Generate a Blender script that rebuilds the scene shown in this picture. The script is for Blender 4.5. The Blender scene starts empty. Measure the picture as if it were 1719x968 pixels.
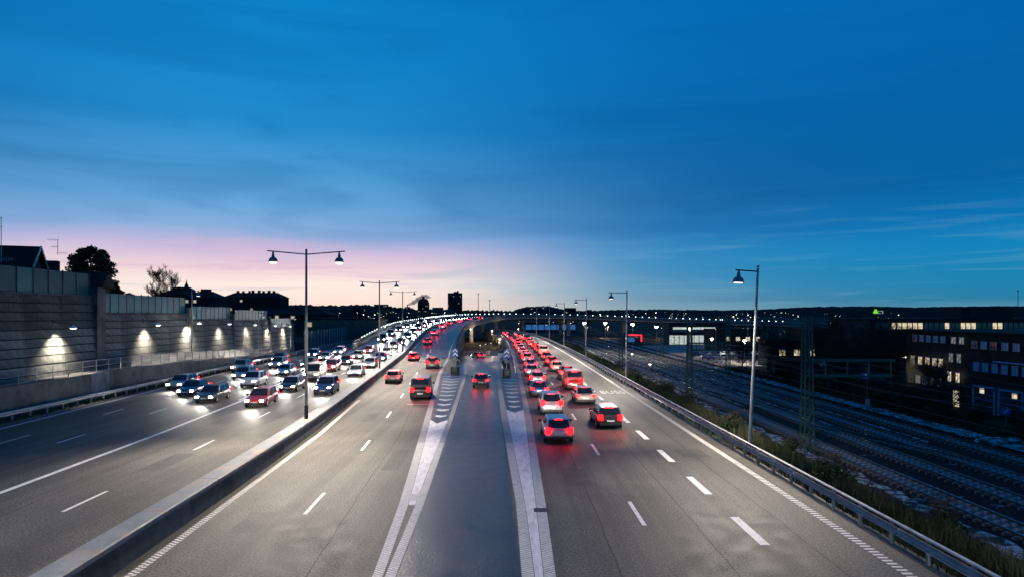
import bpy, bmesh, math, random
from mathutils import Vector, Matrix
import numpy as np
R = math.radians
rng = random.Random(7)
sc = bpy.context.scene
col = sc.collection

# ------------------------------------------------------------------ camera, sky, sun, exposure
F, CX, CY, H = 1080.0, 859.5, 527.0, 8.0          # focal length in photo pixels, principal column, horizon row, eye height
cam_d = bpy.data.cameras.new('camera'); cam = bpy.data.objects.new('camera', cam_d); col.objects.link(cam)
cam.location = (0, 0, H); cam.rotation_euler = (R(90), 0, 0)
cam_d.sensor_width = 36.0; cam_d.lens = 36.0 * F / 1719.0; cam_d.shift_y = (CY - 484.0) / 1719.0
cam_d.clip_start = 0.1; cam_d.clip_end = 20000
sc.camera = cam

def lin(r, g, b):
    f = lambda c: (c / 255) / 12.92 if c / 255 <= 0.04045 else ((c / 255 + 0.055) / 1.055) ** 2.4
    return (f(r), f(g), f(b), 1.0)

SUN_AZ, SUN_EL = R(-21.7), R(-1.5)
w = bpy.data.worlds.new('World'); sc.world = w; w.use_nodes = True
nt = w.node_tree; nt.nodes.clear()
def nd(t, typ, ins=None, **kw):
    n = t.nodes.new(typ)
    for k, v in kw.items(): setattr(n, k, v)
    for k, v in (ins or {}).items():
        if hasattr(v, 'is_output'): t.links.new(v, n.inputs[k])
        else: n.inputs[k].default_value = v
    return n
def ramp(t, fac, stops, interp='LINEAR'):
    n = t.nodes.new('ShaderNodeValToRGB'); cr = n.color_ramp; cr.interpolation = interp
    while len(cr.elements) < len(stops): cr.elements.new(0.5)
    for e, (p, c) in zip(cr.elements, stops): e.position = p; e.color = c
    t.links.new(fac, n.inputs[0]); return n.outputs[0]
def M_(t, op, a, b=None, c=None):
    n = t.nodes.new('ShaderNodeMath'); n.operation = op
    for i, v in enumerate((a, b, c)):
        if v is None: continue
        if hasattr(v, 'is_output'): t.links.new(v, n.inputs[i])
        else: n.inputs[i].default_value = v
    return n.outputs[0]
def mixc(t, fac, a, b, mode='MIX'):
    n = t.nodes.new('ShaderNodeMix'); n.data_type = 'RGBA'; n.blend_type = mode; n.clamp_factor = True
    for k, v in ((0, fac), (6, a), (7, b)):
        if hasattr(v, 'is_output'): t.links.new(v, n.inputs[k])
        else: n.inputs[k].default_value = v
    return n.outputs[2]
def maprange(t, v, a, b, c=0.0, d=1.0, smooth=True):
    n = t.nodes.new('ShaderNodeMapRange'); n.interpolation_type = 'SMOOTHSTEP' if smooth else 'LINEAR'
    t.links.new(v, n.inputs[0])
    for i, x in enumerate((a, b, c, d)): n.inputs[i + 1].default_value = x
    return n.outputs[0]
tc = nd(nt, 'ShaderNodeTexCoord')
sep = nd(nt, 'ShaderNodeSeparateXYZ', {0: tc.outputs['Generated']})
dx, dy, dz = sep.outputs
hor = M_(nt, 'SQRT', M_(nt, 'ADD', M_(nt, 'MULTIPLY', dx, dx), M_(nt, 'MULTIPLY', dy, dy)))
az = M_(nt, 'DIVIDE', M_(nt, 'ADD', M_(nt, 'MULTIPLY', dx, math.sin(SUN_AZ)), M_(nt, 'MULTIPLY', dy, math.cos(SUN_AZ))), hor)
el = M_(nt, 'MAXIMUM', dz, 0.0)
# cloud bands: noise stretched along the horizon, so that the layers lie flat
cvec = nd(nt, 'ShaderNodeCombineXYZ', {0: M_(nt, 'MULTIPLY', dx, 1.5), 1: M_(nt, 'MULTIPLY', dy, 1.5), 2: M_(nt, 'MULTIPLY', dz, 9.0)}).outputs[0]
n1 = nd(nt, 'ShaderNodeTexNoise', {'Vector': cvec, 'Scale': 1.5, 'Detail': 6.0, 'Roughness': 0.5, 'Distortion': 0.7}).outputs[0]
cvec2 = nd(nt, 'ShaderNodeCombineXYZ', {0: M_(nt, 'MULTIPLY', dx, 2.2), 1: M_(nt, 'MULTIPLY', dy, 2.2), 2: M_(nt, 'MULTIPLY', dz, 34.0)}).outputs[0]
n2 = nd(nt, 'ShaderNodeTexNoise', {'Vector': cvec2, 'Scale': 2.0, 'Detail': 6.0, 'Roughness': 0.55, 'Distortion': 0.5}).outputs[0]
elw = M_(nt, 'ADD', el, M_(nt, 'MULTIPLY', M_(nt, 'SUBTRACT', n1, 0.5), 0.035))
e01 = M_(nt, 'DIVIDE', elw, 0.6)
away = ramp(nt, e01, [(0.0, lin(84, 142, 160)), (0.03, lin(34, 124, 162)), (0.075, lin(20, 130, 178)), (0.14, lin(12, 130, 188)), (0.20, lin(2, 114, 180)),
                      (0.28, lin(0, 98, 162)), (0.45, lin(0, 98, 168)), (0.62, lin(0, 104, 178)), (0.78, lin(0, 102, 178)), (1.0, lin(0, 84, 148))])
mid = ramp(nt, e01, [(0.0, lin(205, 205, 208)), (0.05, lin(188, 204, 218)), (0.11, lin(160, 194, 224)), (0.17, lin(128, 180, 224)), (0.25, lin(104, 170, 220)), (0.34, lin(76, 156, 214)),
                      (0.44, lin(30, 138, 204)), (0.58, lin(14, 134, 204)), (0.75, lin(4, 128, 202)), (1.0, lin(0, 100, 170))])
near = ramp(nt, e01, [(0.0, lin(255, 222, 206)), (0.07, lin(255, 238, 228)), (0.115, lin(240, 212, 218)), (0.155, lin(200, 186, 220)), (0.20, lin(146, 174, 220)), (0.27, lin(98, 160, 216)), (0.34, lin(64, 150, 212)),
                      (0.44, lin(30, 138, 204)), (0.58, lin(14, 134, 204)), (0.75, lin(4, 128, 202)), (1.0, lin(0, 100, 170))])
m = M_(nt, 'POWER', maprange(nt, az, -0.2, 1.0, 0.0, 1.0, False), M_(nt, 'MINIMUM', M_(nt, 'MULTIPLY_ADD', el, 70.0, 7.0), 12.0))
sky = mixc(nt, m, away, mid)
nm_ = M_(nt, 'MULTIPLY', M_(nt, 'POWER', maprange(nt, az, 0.80, 1.0), 2.2), maprange(nt, el, 0.20, 0.08))
sky = mixc(nt, nm_, sky, near)
# pink undersides of the thin clouds near the afterglow
pinkband = M_(nt, 'MULTIPLY', maprange(nt, el, 0.025, 0.07), maprange(nt, el, 0.125, 0.085))
pk = M_(nt, 'MULTIPLY', M_(nt, 'MULTIPLY', maprange(nt, n2, 0.46, 0.66), pinkband), maprange(nt, az, 0.955, 0.995))
sky = mixc(nt, M_(nt, 'MULTIPLY', pk, 0.6), sky, lin(240, 190, 220))
# darker blue cloud bands
dk = M_(nt, 'MULTIPLY', maprange(nt, n1, 0.42, 0.64), maprange(nt, el, 0.07, 0.17))
sky = mixc(nt, M_(nt, 'MULTIPLY', dk, 0.28), sky, lin(0, 88, 152))
lt = M_(nt, 'MULTIPLY', maprange(nt, n2, 0.50, 0.72), maprange(nt, el, 0.20, 0.05))
sky = mixc(nt, M_(nt, 'MULTIPLY', lt, 0.28), sky, lin(120, 175, 200))
nish = nd(nt, 'ShaderNodeTexSky', sky_type='NISHITA', sun_disc=False, sun_elevation=SUN_EL, sun_rotation=SUN_AZ)
bg1 = nd(nt, 'ShaderNodeBackground', {0: sky, 1: 1.0})
bg2 = nd(nt, 'ShaderNodeBackground', {0: nish.outputs[0], 1: 0.006})
addb = nd(nt, 'ShaderNodeAddShader', {0: bg1.outputs[0], 1: bg2.outputs[0]})
wo = nd(nt, 'ShaderNodeOutputWorld', {0: addb.outputs[0]})
sun_d = bpy.data.lights.new('sun', 'SUN'); sun = bpy.data.objects.new('sun', sun_d); col.objects.link(sun)
sun_d.energy = 0.06; sun_d.angle = R(20); sun_d.color = (1.0, 0.72, 0.62)
sun.rotation_euler = (R(86), 0, R(180) - SUN_AZ)
vs = sc.view_settings; vs.view_transform = 'Standard'; vs.look = 'None'; vs.exposure = 0.0; vs.gamma = 1.0; vs.use_curve_mapping = False
sc.render.engine = 'CYCLES'
cy = sc.cycles; cy.use_denoising = True; cy.sample_clamp_indirect = 3.0; cy.sample_clamp_direct = 0.0; cy.max_bounces = 6; cy.diffuse_bounces = 2; cy.glossy_bounces = 3; cy.transmission_bounces = 4; cy.transparent_max_bounces = 16; cy.volume_bounces = 0
cy.caustics_reflective = False; cy.caustics_refractive = False

# ------------------------------------------------------------------ helpers
def at(px, py, z=0.0):
    D = F * (H - z) / (py - CY); return Vector(((px - CX) / F * D, D, z))
def atD(px, py, D):
    return Vector(((px - CX) / F * D, D, H - (py - CY) * D / F))
def tag(o, label=None, cat=None, group=None, kind=None):
    if label: o['label'] = label
    if cat: o['category'] = cat
    if group: o['group'] = group
    if kind: o['kind'] = kind
    return o
def empty(name, loc=(0, 0, 0), rz=0.0, label=None, cat=None, group=None):
    o = bpy.data.objects.new(name, None); col.objects.link(o); o.location = loc; o.rotation_euler = (0, 0, rz); o.empty_display_size = 0.2
    return tag(o, label, cat, group)
def link(name, me, parent=None, loc=None, rz=None):
    o = bpy.data.objects.new(name, me); col.objects.link(o)
    if parent is not None: o.parent = parent
    if loc is not None: o.location = loc
    if rz is not None: o.rotation_euler = (0, 0, rz)
    return o
class MB:
    def __init__(s): s.v = []; s.f = []; s.sm = []
    def add(s, vs, fs, smooth=False):
        b = len(s.v); s.v += [tuple(p) for p in vs]; s.f += [[i + b for i in f] for f in fs]; s.sm += [smooth] * len(fs); return s
    def box(s, c, d, rz=0.0, rx=0.0, taper=1.0):
        x, y, z = d[0] / 2, d[1] / 2, d[2] / 2
        mt = Matrix.Translation(c) @ Matrix.Rotation(rz, 4, 'Z') @ Matrix.Rotation(rx, 4, 'X')
        p = [(-x, -y, -z), (x, -y, -z), (x, y, -z), (-x, y, -z), (-x * taper, -y * taper, z), (x * taper, -y * taper, z), (x * taper, y * taper, z), (-x * taper, y * taper, z)]
        return s.add([mt @ Vector(q) for q in p], [(0, 3, 2, 1), (4, 5, 6, 7), (0, 1, 5, 4), (1, 2, 6, 5), (2, 3, 7, 6), (3, 0, 4, 7)])
    def bar(s, a, b, wd, ht=None):
        a = Vector(a); b = Vector(b); d = (b - a); L = d.length
        if L < 1e-6: return s
        q = d.to_track_quat('Y', 'Z'); ht = ht or wd
        mt = Matrix.Translation((a + b) / 2) @ q.to_matrix().to_4x4()
        x, y, z = wd / 2, L / 2, ht / 2
        p = [(-x, -y, -z), (x, -y, -z), (x, y, -z), (-x, y, -z), (-x, -y, z), (x, -y, z), (x, y, z), (-x, y, z)]
        return s.add([mt @ Vector(v) for v in p], [(0, 3, 2, 1), (4, 5, 6, 7), (0, 1, 5, 4), (1, 2, 6, 5), (2, 3, 7, 6), (3, 0, 4, 7)])
    def tube(s, pts, rad, n=8, cap=True):
        pts = [Vector(p) for p in pts]
        if not hasattr(rad, '__len__'): rad = [rad] * len(pts)
        vs = []; fs = []
        for i, p in enumerate(pts):
            t = (pts[min(i + 1, len(pts) - 1)] - pts[max(i - 1, 0)]).normalized()
            u = t.cross(Vector((0, 0, 1)) if abs(t.z) < 0.9 else Vector((1, 0, 0))).normalized(); v = t.cross(u)
            for k in range(n):
                a = 2 * math.pi * k / n; vs.append(p + (u * math.cos(a) + v * math.sin(a)) * rad[i])
        for i in range(len(pts) - 1):
            for k in range(n):
                fs.append((i * n + k, i * n + (k + 1) % n, (i + 1) * n + (k + 1) % n, (i + 1) * n + k))
        s.add(vs, fs, True)
        if cap:
            s.add(vs[:n], [tuple(range(n))]); s.add(vs[-n:], [tuple(reversed(range(n)))])
        return s
    def lathe(s, prof, c=(0, 0, 0), n=16, axis='Z', smooth=True):
        vs = []; fs = []
        for r, z in prof:
            for k in range(n):
                a = 2 * math.pi * k / n
                p = (r * math.cos(a), r * math.sin(a), z) if axis == 'Z' else (z, r * math.cos(a), r * math.sin(a))
                vs.append((p[0] + c[0], p[1] + c[1], p[2] + c[2]))
        for i in range(len(prof) - 1):
            for k in range(n): fs.append((i * n + k, i * n + (k + 1) % n, (i + 1) * n + (k + 1) % n, (i + 1) * n + k))
        return s.add(vs, fs, smooth)
    def quad(s, a, b, c, d): return s.add([a, b, c, d], [(0, 1, 2, 3)])
    def prism(s, poly, axis, lo, hi):
        # poly in the two other axes, extruded from lo to hi along axis ('X','Y','Z')
        n = len(poly)
        def P(q, h): return (h, q[0], q[1]) if axis == 'X' else (q[0], h, q[1]) if axis == 'Y' else (q[0], q[1], h)
        vs = [P(q, lo) for q in poly] + [P(q, hi) for q in poly]
        return s.add(vs, [tuple(range(n)), tuple(reversed(range(n, 2 * n)))] + [(i, i + n, (i + 1) % n + n, (i + 1) % n) for i in range(n)])
    def mesh(s, name, mat):
        me = bpy.data.meshes.new(name); me.from_pydata(s.v, [], s.f); me.polygons.foreach_set('use_smooth', s.sm)
        if mat: me.materials.append(mat)
        me.update(); return me
    def fixn(s, me):
        bm = bmesh.new(); bm.from_mesh(me); bmesh.ops.recalc_face_normals(bm, faces=bm.faces); bm.to_mesh(me); bm.free(); return me
    def build(s, name, mat, parent=None, loc=None, rz=None):
        return link(name, s.fixn(s.mesh(name, mat)), parent, loc, rz)
class Path:
    def __init__(s, pts, step=1.0):
        P = [Vector(p) for p in pts]; P = [P[0] * 2 - P[1]] + P + [P[-1] * 2 - P[-2]]; out = []
        for i in range(1, len(P) - 2):
            a, b, c, d = P[i - 1:i + 3]; n = max(2, int((c - b).length / step))
            for k in range(n):
                t = k / n
                out.append(0.5 * ((2 * b) + (c - a) * t + (2 * a - 5 * b + 4 * c - d) * t * t + (3 * b - a - 3 * c + d) * t ** 3))
        out.append(P[-2]); s.p = out; s.s = [0.0]
        for i in range(1, len(out)): s.s.append(s.s[-1] + (out[i] - out[i - 1]).length)
        s.L = s.s[-1]; s._s = np.array(s.s); s._y = np.array([q.y for q in out])
    def at(s, u):
        u = min(max(u, 0), s.L - 1e-4); i = min(int(np.searchsorted(s._s, u, 'right')) - 1, len(s.p) - 2)
        t = (u - s.s[i]) / max(s.s[i + 1] - s.s[i], 1e-6)
        a, b = s.p[i], s.p[i + 1]; j0, j1 = max(i - 1, 0), min(i + 2, len(s.p) - 1)
        tn = s.p[j1] - s.p[j0]; tn.z = 0; tn.normalize()
        return a.lerp(b, t), tn, Vector((-tn.y, tn.x, 0))
    def off(s, u, o, dz=0.0):
        p, t, n = s.at(u); return p + n * o + Vector((0, 0, dz))
    def sy(s, y):       # arc length where the path first reaches depth y
        for i in range(len(s.p) - 1):
            if s.p[i].y <= y <= s.p[i + 1].y: return s.s[i] + (y - s.p[i].y) / max(s.p[i + 1].y - s.p[i].y, 1e-6) * (s.s[i + 1] - s.s[i])
        return 0.0
    def head(s, u): _, t, _ = s.at(u); return math.atan2(-t.x, t.y)
    def sweep(s, prof, u0, u1, step=2.0, closed=True, cap=True, mb=None):
        # prof: (offset left, dz) points, or a function of u giving them
        mb = mb or MB(); n = max(1, int(round((u1 - u0) / step))); vs = []; fs = []
        for i in range(n + 1):
            u = u0 + (u1 - u0) * i / n; pr = prof(u) if callable(prof) else prof; k = len(pr)
            vs += [s.off(u, o, dz) for o, dz in pr]
        for i in range(n):
            for j in range(k if closed else k - 1): fs.append((i * k + j, i * k + (j + 1) % k, (i + 1) * k + (j + 1) % k, (i + 1) * k + j))
        if closed and cap: fs += [tuple(range(k)), tuple(reversed(range(n * k, n * k + k)))]
        return mb.add(vs, fs)

# ------------------------------------------------------------------ materials
def mat(name, base=(0.5, 0.5, 0.5), rough=0.6, metal=0.0, emit=None, es=0.0, spec=0.5, coat=0.0):
    mt = bpy.data.materials.new(name); mt.use_nodes = True; b = mt.node_tree.nodes['Principled BSDF']
    b.inputs['Base Color'].default_value = (*base, 1); b.inputs['Roughness'].default_value = rough; b.inputs['Metallic'].default_value = metal
    b.inputs['Specular IOR Level'].default_value = spec; b.inputs['Coat Weight'].default_value = coat
    if emit: b.inputs['Emission Color'].default_value = (*emit, 1); b.inputs['Emission Strength'].default_value = es
    return mt
def noisy(name, c1, c2, scale=3.0, detail=6.0, rough=(0.6, 0.85), bump=0.0, bscale=None, lo=0.35, hi=0.65, c3=None, s3=0.3, lo3=0.5, hi3=0.62, metal=0.0, speck=None, stretch=None):
    """two-tone procedural material on object coordinates, with optional large patches (c3), specks and bump"""
    mt = bpy.data.materials.new(name); mt.use_nodes = True; t = mt.node_tree; b = t.nodes['Principled BSDF']
    co = nd(t, 'ShaderNodeTexCoord').outputs['Object']
    if stretch: co = nd(t, 'ShaderNodeVectorMath', {0: co, 1: stretch}, operation='MULTIPLY').outputs[0]
    n = nd(t, 'ShaderNodeTexNoise', {'Vector': co, 'Scale': scale, 'Detail': detail, 'Roughness': 0.6}).outputs[0]
    fac = maprange(t, n, lo, hi)
    c = mixc(t, fac, (*c1, 1), (*c2, 1))
    if c3:
        n3 = nd(t, 'ShaderNodeTexNoise', {'Vector': co, 'Scale': s3, 'Detail': 5.0, 'Roughness': 0.6, 'Distortion': 0.3}).outputs[0]
        c = mixc(t, maprange(t, n3, lo3, hi3), c, (*c3, 1))
    if speck:
        sc_, amt = speck
        v = nd(t, 'ShaderNodeTexNoise', {'Vector': co, 'Scale': sc_, 'Detail': 2.0}).outputs[0]
        k = maprange(t, v, 0.30, 0.70, 1.0 - amt, 1.0 + amt, False)
        kc = nd(t, 'ShaderNodeCombineXYZ', {0: k, 1: k, 2: k}).outputs[0]
        c = mixc(t, 1.0, c, kc, 'MULTIPLY')
    t.links.new(c, b.inputs['Base Color'])
    t.links.new(maprange(t, n, 0.3, 0.7, rough[0], rough[1], False), b.inputs['Roughness']); b.inputs['Metallic'].default_value = metal
    if bump:
        nb = nd(t, 'ShaderNodeTexNoise', {'Vector': co, 'Scale': bscale or scale * 4, 'Detail': 4.0}).outputs[0]
        bp = nd(t, 'ShaderNodeBump', {'Strength': bump, 'Distance': 0.02, 'Height': nb}); t.links.new(bp.outputs[0], b.inputs['Normal'])
    return mt
M = {}
def asphalt(name, c1, c2, c3, rough=(0.58, 0.75), wear=0.35):
    mt = noisy(name, c1, c2, 1.3, 8, rough, 0.35 if rough[0] > 0.5 else 0.7, 30.0 if rough[0] > 0.5 else 14.0, 0.3, 0.7, c3, 0.09, 0.45, 0.7, speck=(13.0, 0.9))
    t = mt.node_tree; b = t.nodes['Principled BSDF']; src = b.inputs['Base Color'].links[0].from_socket
    co = nd(t, 'ShaderNodeTexCoord').outputs['Object']
    lc = nd(t, 'ShaderNodeVectorMath', {0: co, 1: (0.75, 0.012, 1.0)}, operation='MULTIPLY').outputs[0]      # wheel tracks and paving seams
    n = nd(t, 'ShaderNodeTexNoise', {'Vector': lc, 'Scale': 1.0, 'Detail': 5.0, 'Roughness': 0.62, 'Distortion': 0.1}).outputs[0]
    n2 = nd(t, 'ShaderNodeTexNoise', {'Vector': nd(t, 'ShaderNodeVectorMath', {0: co, 1: (0.22, 0.10, 1.0)}, operation='MULTIPLY').outputs[0], 'Scale': 1.0, 'Detail': 6.0, 'Roughness': 0.65, 'Distortion': 0.6}).outputs[0]
    k = M_(t, 'MULTIPLY', maprange(t, n, 0.36, 0.60, 1.0 - wear, 1.0 + wear * 0.4, True), maprange(t, n2, 0.32, 0.62, 1.0 - wear * 0.7, 1.12, True))
    kc = nd(t, 'ShaderNodeCombineXYZ', {0: k, 1: k, 2: k}).outputs[0]
    t.links.new(mixc(t, 1.0, src, kc, 'MULTIPLY'), b.inputs['Base Color']); return mt
M['asphalt'] = asphalt('asphalt', (0.058, 0.054, 0.046), (0.090, 0.083, 0.070), (0.112, 0.101, 0.083))
M['asphalt_dark'] = asphalt('asphalt_fresh', (0.022, 0.025, 0.030), (0.046, 0.049, 0.055), (0.034, 0.036, 0.040), (0.28, 0.42))
M['paint'] = noisy('road_paint', (0.62, 0.61, 0.60), (0.78, 0.77, 0.75), 4.0, 8, (0.5, 0.7), 0.2, 40, c3=(0.42, 0.41, 0.40), s3=1.4, lo3=0.55, hi3=0.72, speck=(30, 0.18))
M['paint_pink'] = noisy('wedge_paint', (0.66, 0.62, 0.66), (0.78, 0.74, 0.77), 0.9, 8, (0.5, 0.7), 0.2, 40, c3=(0.56, 0.53, 0.56), s3=0.8, stretch=(4, 1, 1), speck=(25, 0.15))
M['paint_worn'] = noisy('worn_paint', (0.26, 0.25, 0.25), (0.36, 0.35, 0.35), 2.0, 8, (0.5, 0.7), 0.2, 40, speck=(18, 0.35))
M['concrete'] = noisy('concrete', (0.20, 0.20, 0.19), (0.30, 0.29, 0.28), 1.2, 8, (0.75, 0.95), 0.3, 14, c3=(0.15, 0.145, 0.14), s3=0.35, speck=(20, 0.12))
M['concrete_dark'] = noisy('dark_concrete', (0.075, 0.085, 0.082), (0.12, 0.13, 0.125), 1.5, 8, (0.7, 0.9), 0.3, 14, c3=(0.05, 0.058, 0.055), s3=0.5, speck=(20, 0.12))
M['coping'] = noisy('coping_concrete', (0.13, 0.145, 0.16), (0.20, 0.215, 0.23), 1.6, 8, (0.5, 0.75), 0.2, 16, c3=(0.24, 0.19, 0.17), s3=0.7, lo3=0.52, hi3=0.64, speck=(20, 0.12))
M['wallpanel'] = [noisy('wall_panel_%d' % i, tuple(c * k for c in (0.10, 0.115, 0.105)), tuple(c * k for c in (0.19, 0.20, 0.18)), 0.8, 8, (0.8, 0.95), 0.3, 10, c3=tuple(c * k for c in (0.065, 0.075, 0.07)), s3=0.30, lo3=0.45, hi3=0.62, speck=(16, 0.1)) for i, k in enumerate((1.05, 1.25, 1.4, 0.55, 0.64))]  # first three lightened as lamp-lit, last two darkened as unlit: light put into colour
M['joint'] = noisy('panel_joint', (0.018, 0.02, 0.02), (0.03, 0.032, 0.03), 2.0)
M['steel'] = noisy('galvanised_steel', (0.34, 0.35, 0.36), (0.46, 0.47, 0.48), 2.5, 6, (0.38, 0.55), 0.05, 20, c3=(0.30, 0.31, 0.32), s3=0.8, metal=0.25)
M['pole'] = noisy('pole_paint', (0.13, 0.14, 0.14), (0.19, 0.20, 0.20), 1.0, 6, (0.4, 0.55), 0.05, 20, metal=0.3)
M['palepole'] = noisy('galvanised_pole', (0.30, 0.31, 0.31), (0.40, 0.41, 0.41), 1.0, 6, (0.42, 0.6), 0.05, 20, metal=0.4)
M['blackmetal'] = mat('dark_metal', (0.02, 0.022, 0.024), 0.45, 0.5)
M['greensteel'] = noisy('green_steel', (0.035, 0.085, 0.055), (0.055, 0.12, 0.08), 2.0, 6, (0.5, 0.7), 0.1, 18, c3=(0.06, 0.05, 0.035), s3=1.5, lo3=0.6, hi3=0.7)
M['rail'] = mat('rail_steel', (0.55, 0.55, 0.56), 0.22, 1.0)
M['railside'] = noisy('rusty_rail', (0.05, 0.035, 0.025), (0.08, 0.055, 0.04), 5.0)
M['sleeper'] = noisy('frosted_sleeper', (0.06, 0.062, 0.066), (0.52, 0.56, 0.62), 1.4, 6, (0.6, 0.8), 0.2, 20, 0.44, 0.66)
M['ballast'] = noisy('ballast', (0.010, 0.010, 0.011), (0.026, 0.026, 0.027), 6.0, 8, (0.85, 1.0), 1.0, 22, c3=(0.20, 0.22, 0.25), s3=0.55, lo3=0.64, hi3=0.70, speck=(9, 0.6))
M['snow'] = noisy('old_snow', (0.22, 0.24, 0.27), (0.55, 0.58, 0.62), 2.5, 8, (0.7, 0.9), 0.8, 6, c3=(0.035, 0.035, 0.03), s3=1.3, lo3=0.44, hi3=0.56)
M['ground'] = noisy('rough_ground', (0.010, 0.012, 0.007), (0.022, 0.025, 0.015), 0.5, 8, (0.85, 1.0), 1.0, 4, c3=(0.05, 0.045, 0.03), s3=0.08, speck=(6, 0.4))
M['grass'] = noisy('dry_grass', (0.014, 0.026, 0.010), (0.036, 0.050, 0.020), 0.7, 5, (0.8, 1.0))
M['reed'] = noisy('dry_stalks', (0.024, 0.036, 0.016), (0.095, 0.095, 0.06), 0.9, 5, (0.8, 1.0))
M['bark'] = noisy('bark', (0.025, 0.021, 0.017), (0.05, 0.043, 0.036), 4.0, 6, (0.8, 1.0))
M['leaf'] = noisy('evergreen_leaf', (0.014, 0.032, 0.012), (0.034, 0.064, 0.024), 0.8, 5, (0.6, 0.9))
M['twig'] = noisy('bare_twig', (0.03, 0.026, 0.02), (0.055, 0.048, 0.038), 1.0, 5, (0.8, 1.0))
M['lamp_on'] = mat('lamp_light', (1, 0.95, 0.85), 0.5, emit=(1.0, 0.74, 0.45), es=2.4)
M['lamp_soft'] = mat('lamp_light_soft', (1, 0.95, 0.9), 0.5, emit=(1.0, 0.92, 0.80), es=5.0)
M['far_light'] = mat('far_light', (1, 1, 1), 0.5, emit=(1.0, 0.88, 0.66), es=9.0)
M['yard_light'] = mat('yard_light', (1, 1, 1), 0.5, emit=(1.0, 0.86, 0.62), es=40.0)
M['far_cool'] = mat('far_cool_light', (1, 1, 1), 0.5, emit=(0.80, 0.95, 1.0), es=7.0)
M['lit_win'] = noisy('lit_window', (0.3, 0.26, 0.2), (0.4, 0.36, 0.28), 1.0)
def litwin(name, c1, c2, s):
    mt = noisy(name, (0.2, 0.19, 0.17), (0.3, 0.28, 0.25), 1.0, 3, (0.2, 0.3)); t = mt.node_tree; b = t.nodes['Principled BSDF']
    co = nd(t, 'ShaderNodeTexCoord').outputs['Object']
    n = nd(t, 'ShaderNodeTexNoise', {'Vector': co, 'Scale': 1.9, 'Detail': 3.0}).outputs[0]
    t.links.new(mixc(t, maprange(t, n, 0.35, 0.65), (*c1, 1), (*c2, 1)), b.inputs['Emission Color']); b.inputs['Emission Strength'].default_value = s; return mt
M['win_warm'] = litwin('warm_lit_window', (1.0, 0.86, 0.58), (0.55, 0.40, 0.22), 0.95)
M['win_dim'] = litwin('dim_lit_window', (0.42, 0.36, 0.26), (0.12, 0.11, 0.08), 0.6)
M['win_cool'] = litwin('cool_lit_window', (0.85, 0.95, 0.85), (0.4, 0.5, 0.45), 0.75)
M['win_far'] = litwin('far_lit_window', (1.0, 0.85, 0.6), (0.5, 0.42, 0.3), 0.55)
M['win_blue'] = litwin('blue_lit_strip', (0.05, 0.30, 0.85), (0.03, 0.20, 0.6), 0.35)
M['win_red'] = mat('red_neon', (0.5, 0.02, 0.03), 0.4, emit=(1.0, 0.03, 0.06), es=1.6)
M['win_dark'] = mat('dark_window', (0.05, 0.07, 0.08), 0.08, 0.0, spec=0.8)
M['win_sky'] = mat('sky_tinted_window', (0.30, 0.42, 0.52), 0.25)  # pale blue base colour stands in for the sky in the unlit panes
M['brick'] = noisy('dark_brick', (0.030, 0.030, 0.026), (0.048, 0.046, 0.040), 1.5, 8, (0.8, 0.95), 0.3, 12)
M['render_dark'] = noisy('dark_render', (0.045, 0.05, 0.05), (0.07, 0.075, 0.072), 0.7, 6, (0.8, 0.95))
M['frame_blue'] = mat('pale_blue_frame', (0.20, 0.36, 0.52), 0.5)
M['frame'] = mat('window_frame', (0.42, 0.42, 0.40), 0.5)
M['roof'] = noisy('roof_tile', (0.018, 0.015, 0.014), (0.032, 0.026, 0.024), 2.0, 6, (0.7, 0.9), 0.3, 10)
M['housewall'] = noisy('house_render', (0.085, 0.09, 0.075), (0.12, 0.12, 0.10), 0.8, 6, (0.8, 0.95))
M['farwall'] = noisy('far_wall', (0.022, 0.024, 0.026), (0.04, 0.042, 0.044), 0.08, 4, (0.8, 0.95))
M['fargreen'] = noisy('green_metal_wall', (0.025, 0.06, 0.05), (0.04, 0.085, 0.07), 0.05, 4, (0.6, 0.8))
M['hill'] = noisy('wooded_hill', (0.006, 0.010, 0.010), (0.014, 0.020, 0.016), 0.02, 8, (0.9, 1.0))
M['blue_sign'] = mat('blue_sign', (0.01, 0.09, 0.36), 0.4); M['white_sign'] = mat('white_sign', (0.85, 0.86, 0.88), 0.4)
M['blue_sign'].node_tree.nodes['Principled BSDF'].inputs['Emission Color'].default_value = (0.01, 0.10, 0.5, 1)
M['yellow'] = mat('yellow_edge', (0.55, 0.45, 0.05), 0.5)
M['greenlogo'] = mat('green_logo_light', (0.1, 0.6, 0.05), 0.5, emit=(0.22, 0.95, 0.02), es=0.8)
M['whitelogo'] = mat('white_logo_light', (0.7, 0.7, 0.7), 0.5, emit=(0.6, 0.8, 0.7), es=0.35)
M['tyre'] = mat('tyre_rubber', (0.012, 0.012, 0.012), 0.8); M['rim'] = mat('alloy_rim', (0.45, 0.46, 0.47), 0.35, 0.8)
M['carglass'] = mat('car_glass', (0.012, 0.014, 0.016), 0.06, 0.0, spec=0.7)
M['trim'] = mat('black_trim', (0.015, 0.015, 0.016), 0.6)
M['plate'] = mat('number_plate', (0.7, 0.7, 0.68), 0.5)
M['head_on'] = mat('headlight_on', (1, 1, 1), 0.3, emit=(1.0, 0.95, 0.86), es=70.0)
M['tail_on'] = mat('tail_light_on', (0.5, 0.01, 0.01), 0.3, emit=(1.0, 0.0008, 0.0012), es=38.0); M['tail_dim'] = mat('tail_light_dim', (0.5, 0.01, 0.01), 0.3, emit=(1.0, 0.002, 0.003), es=5.0)
M['tail_off'] = mat('tail_light_lens', (0.35, 0.008, 0.008), 0.25); M['head_off'] = mat('headlight_lens', (0.6, 0.62, 0.63), 0.12)
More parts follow.
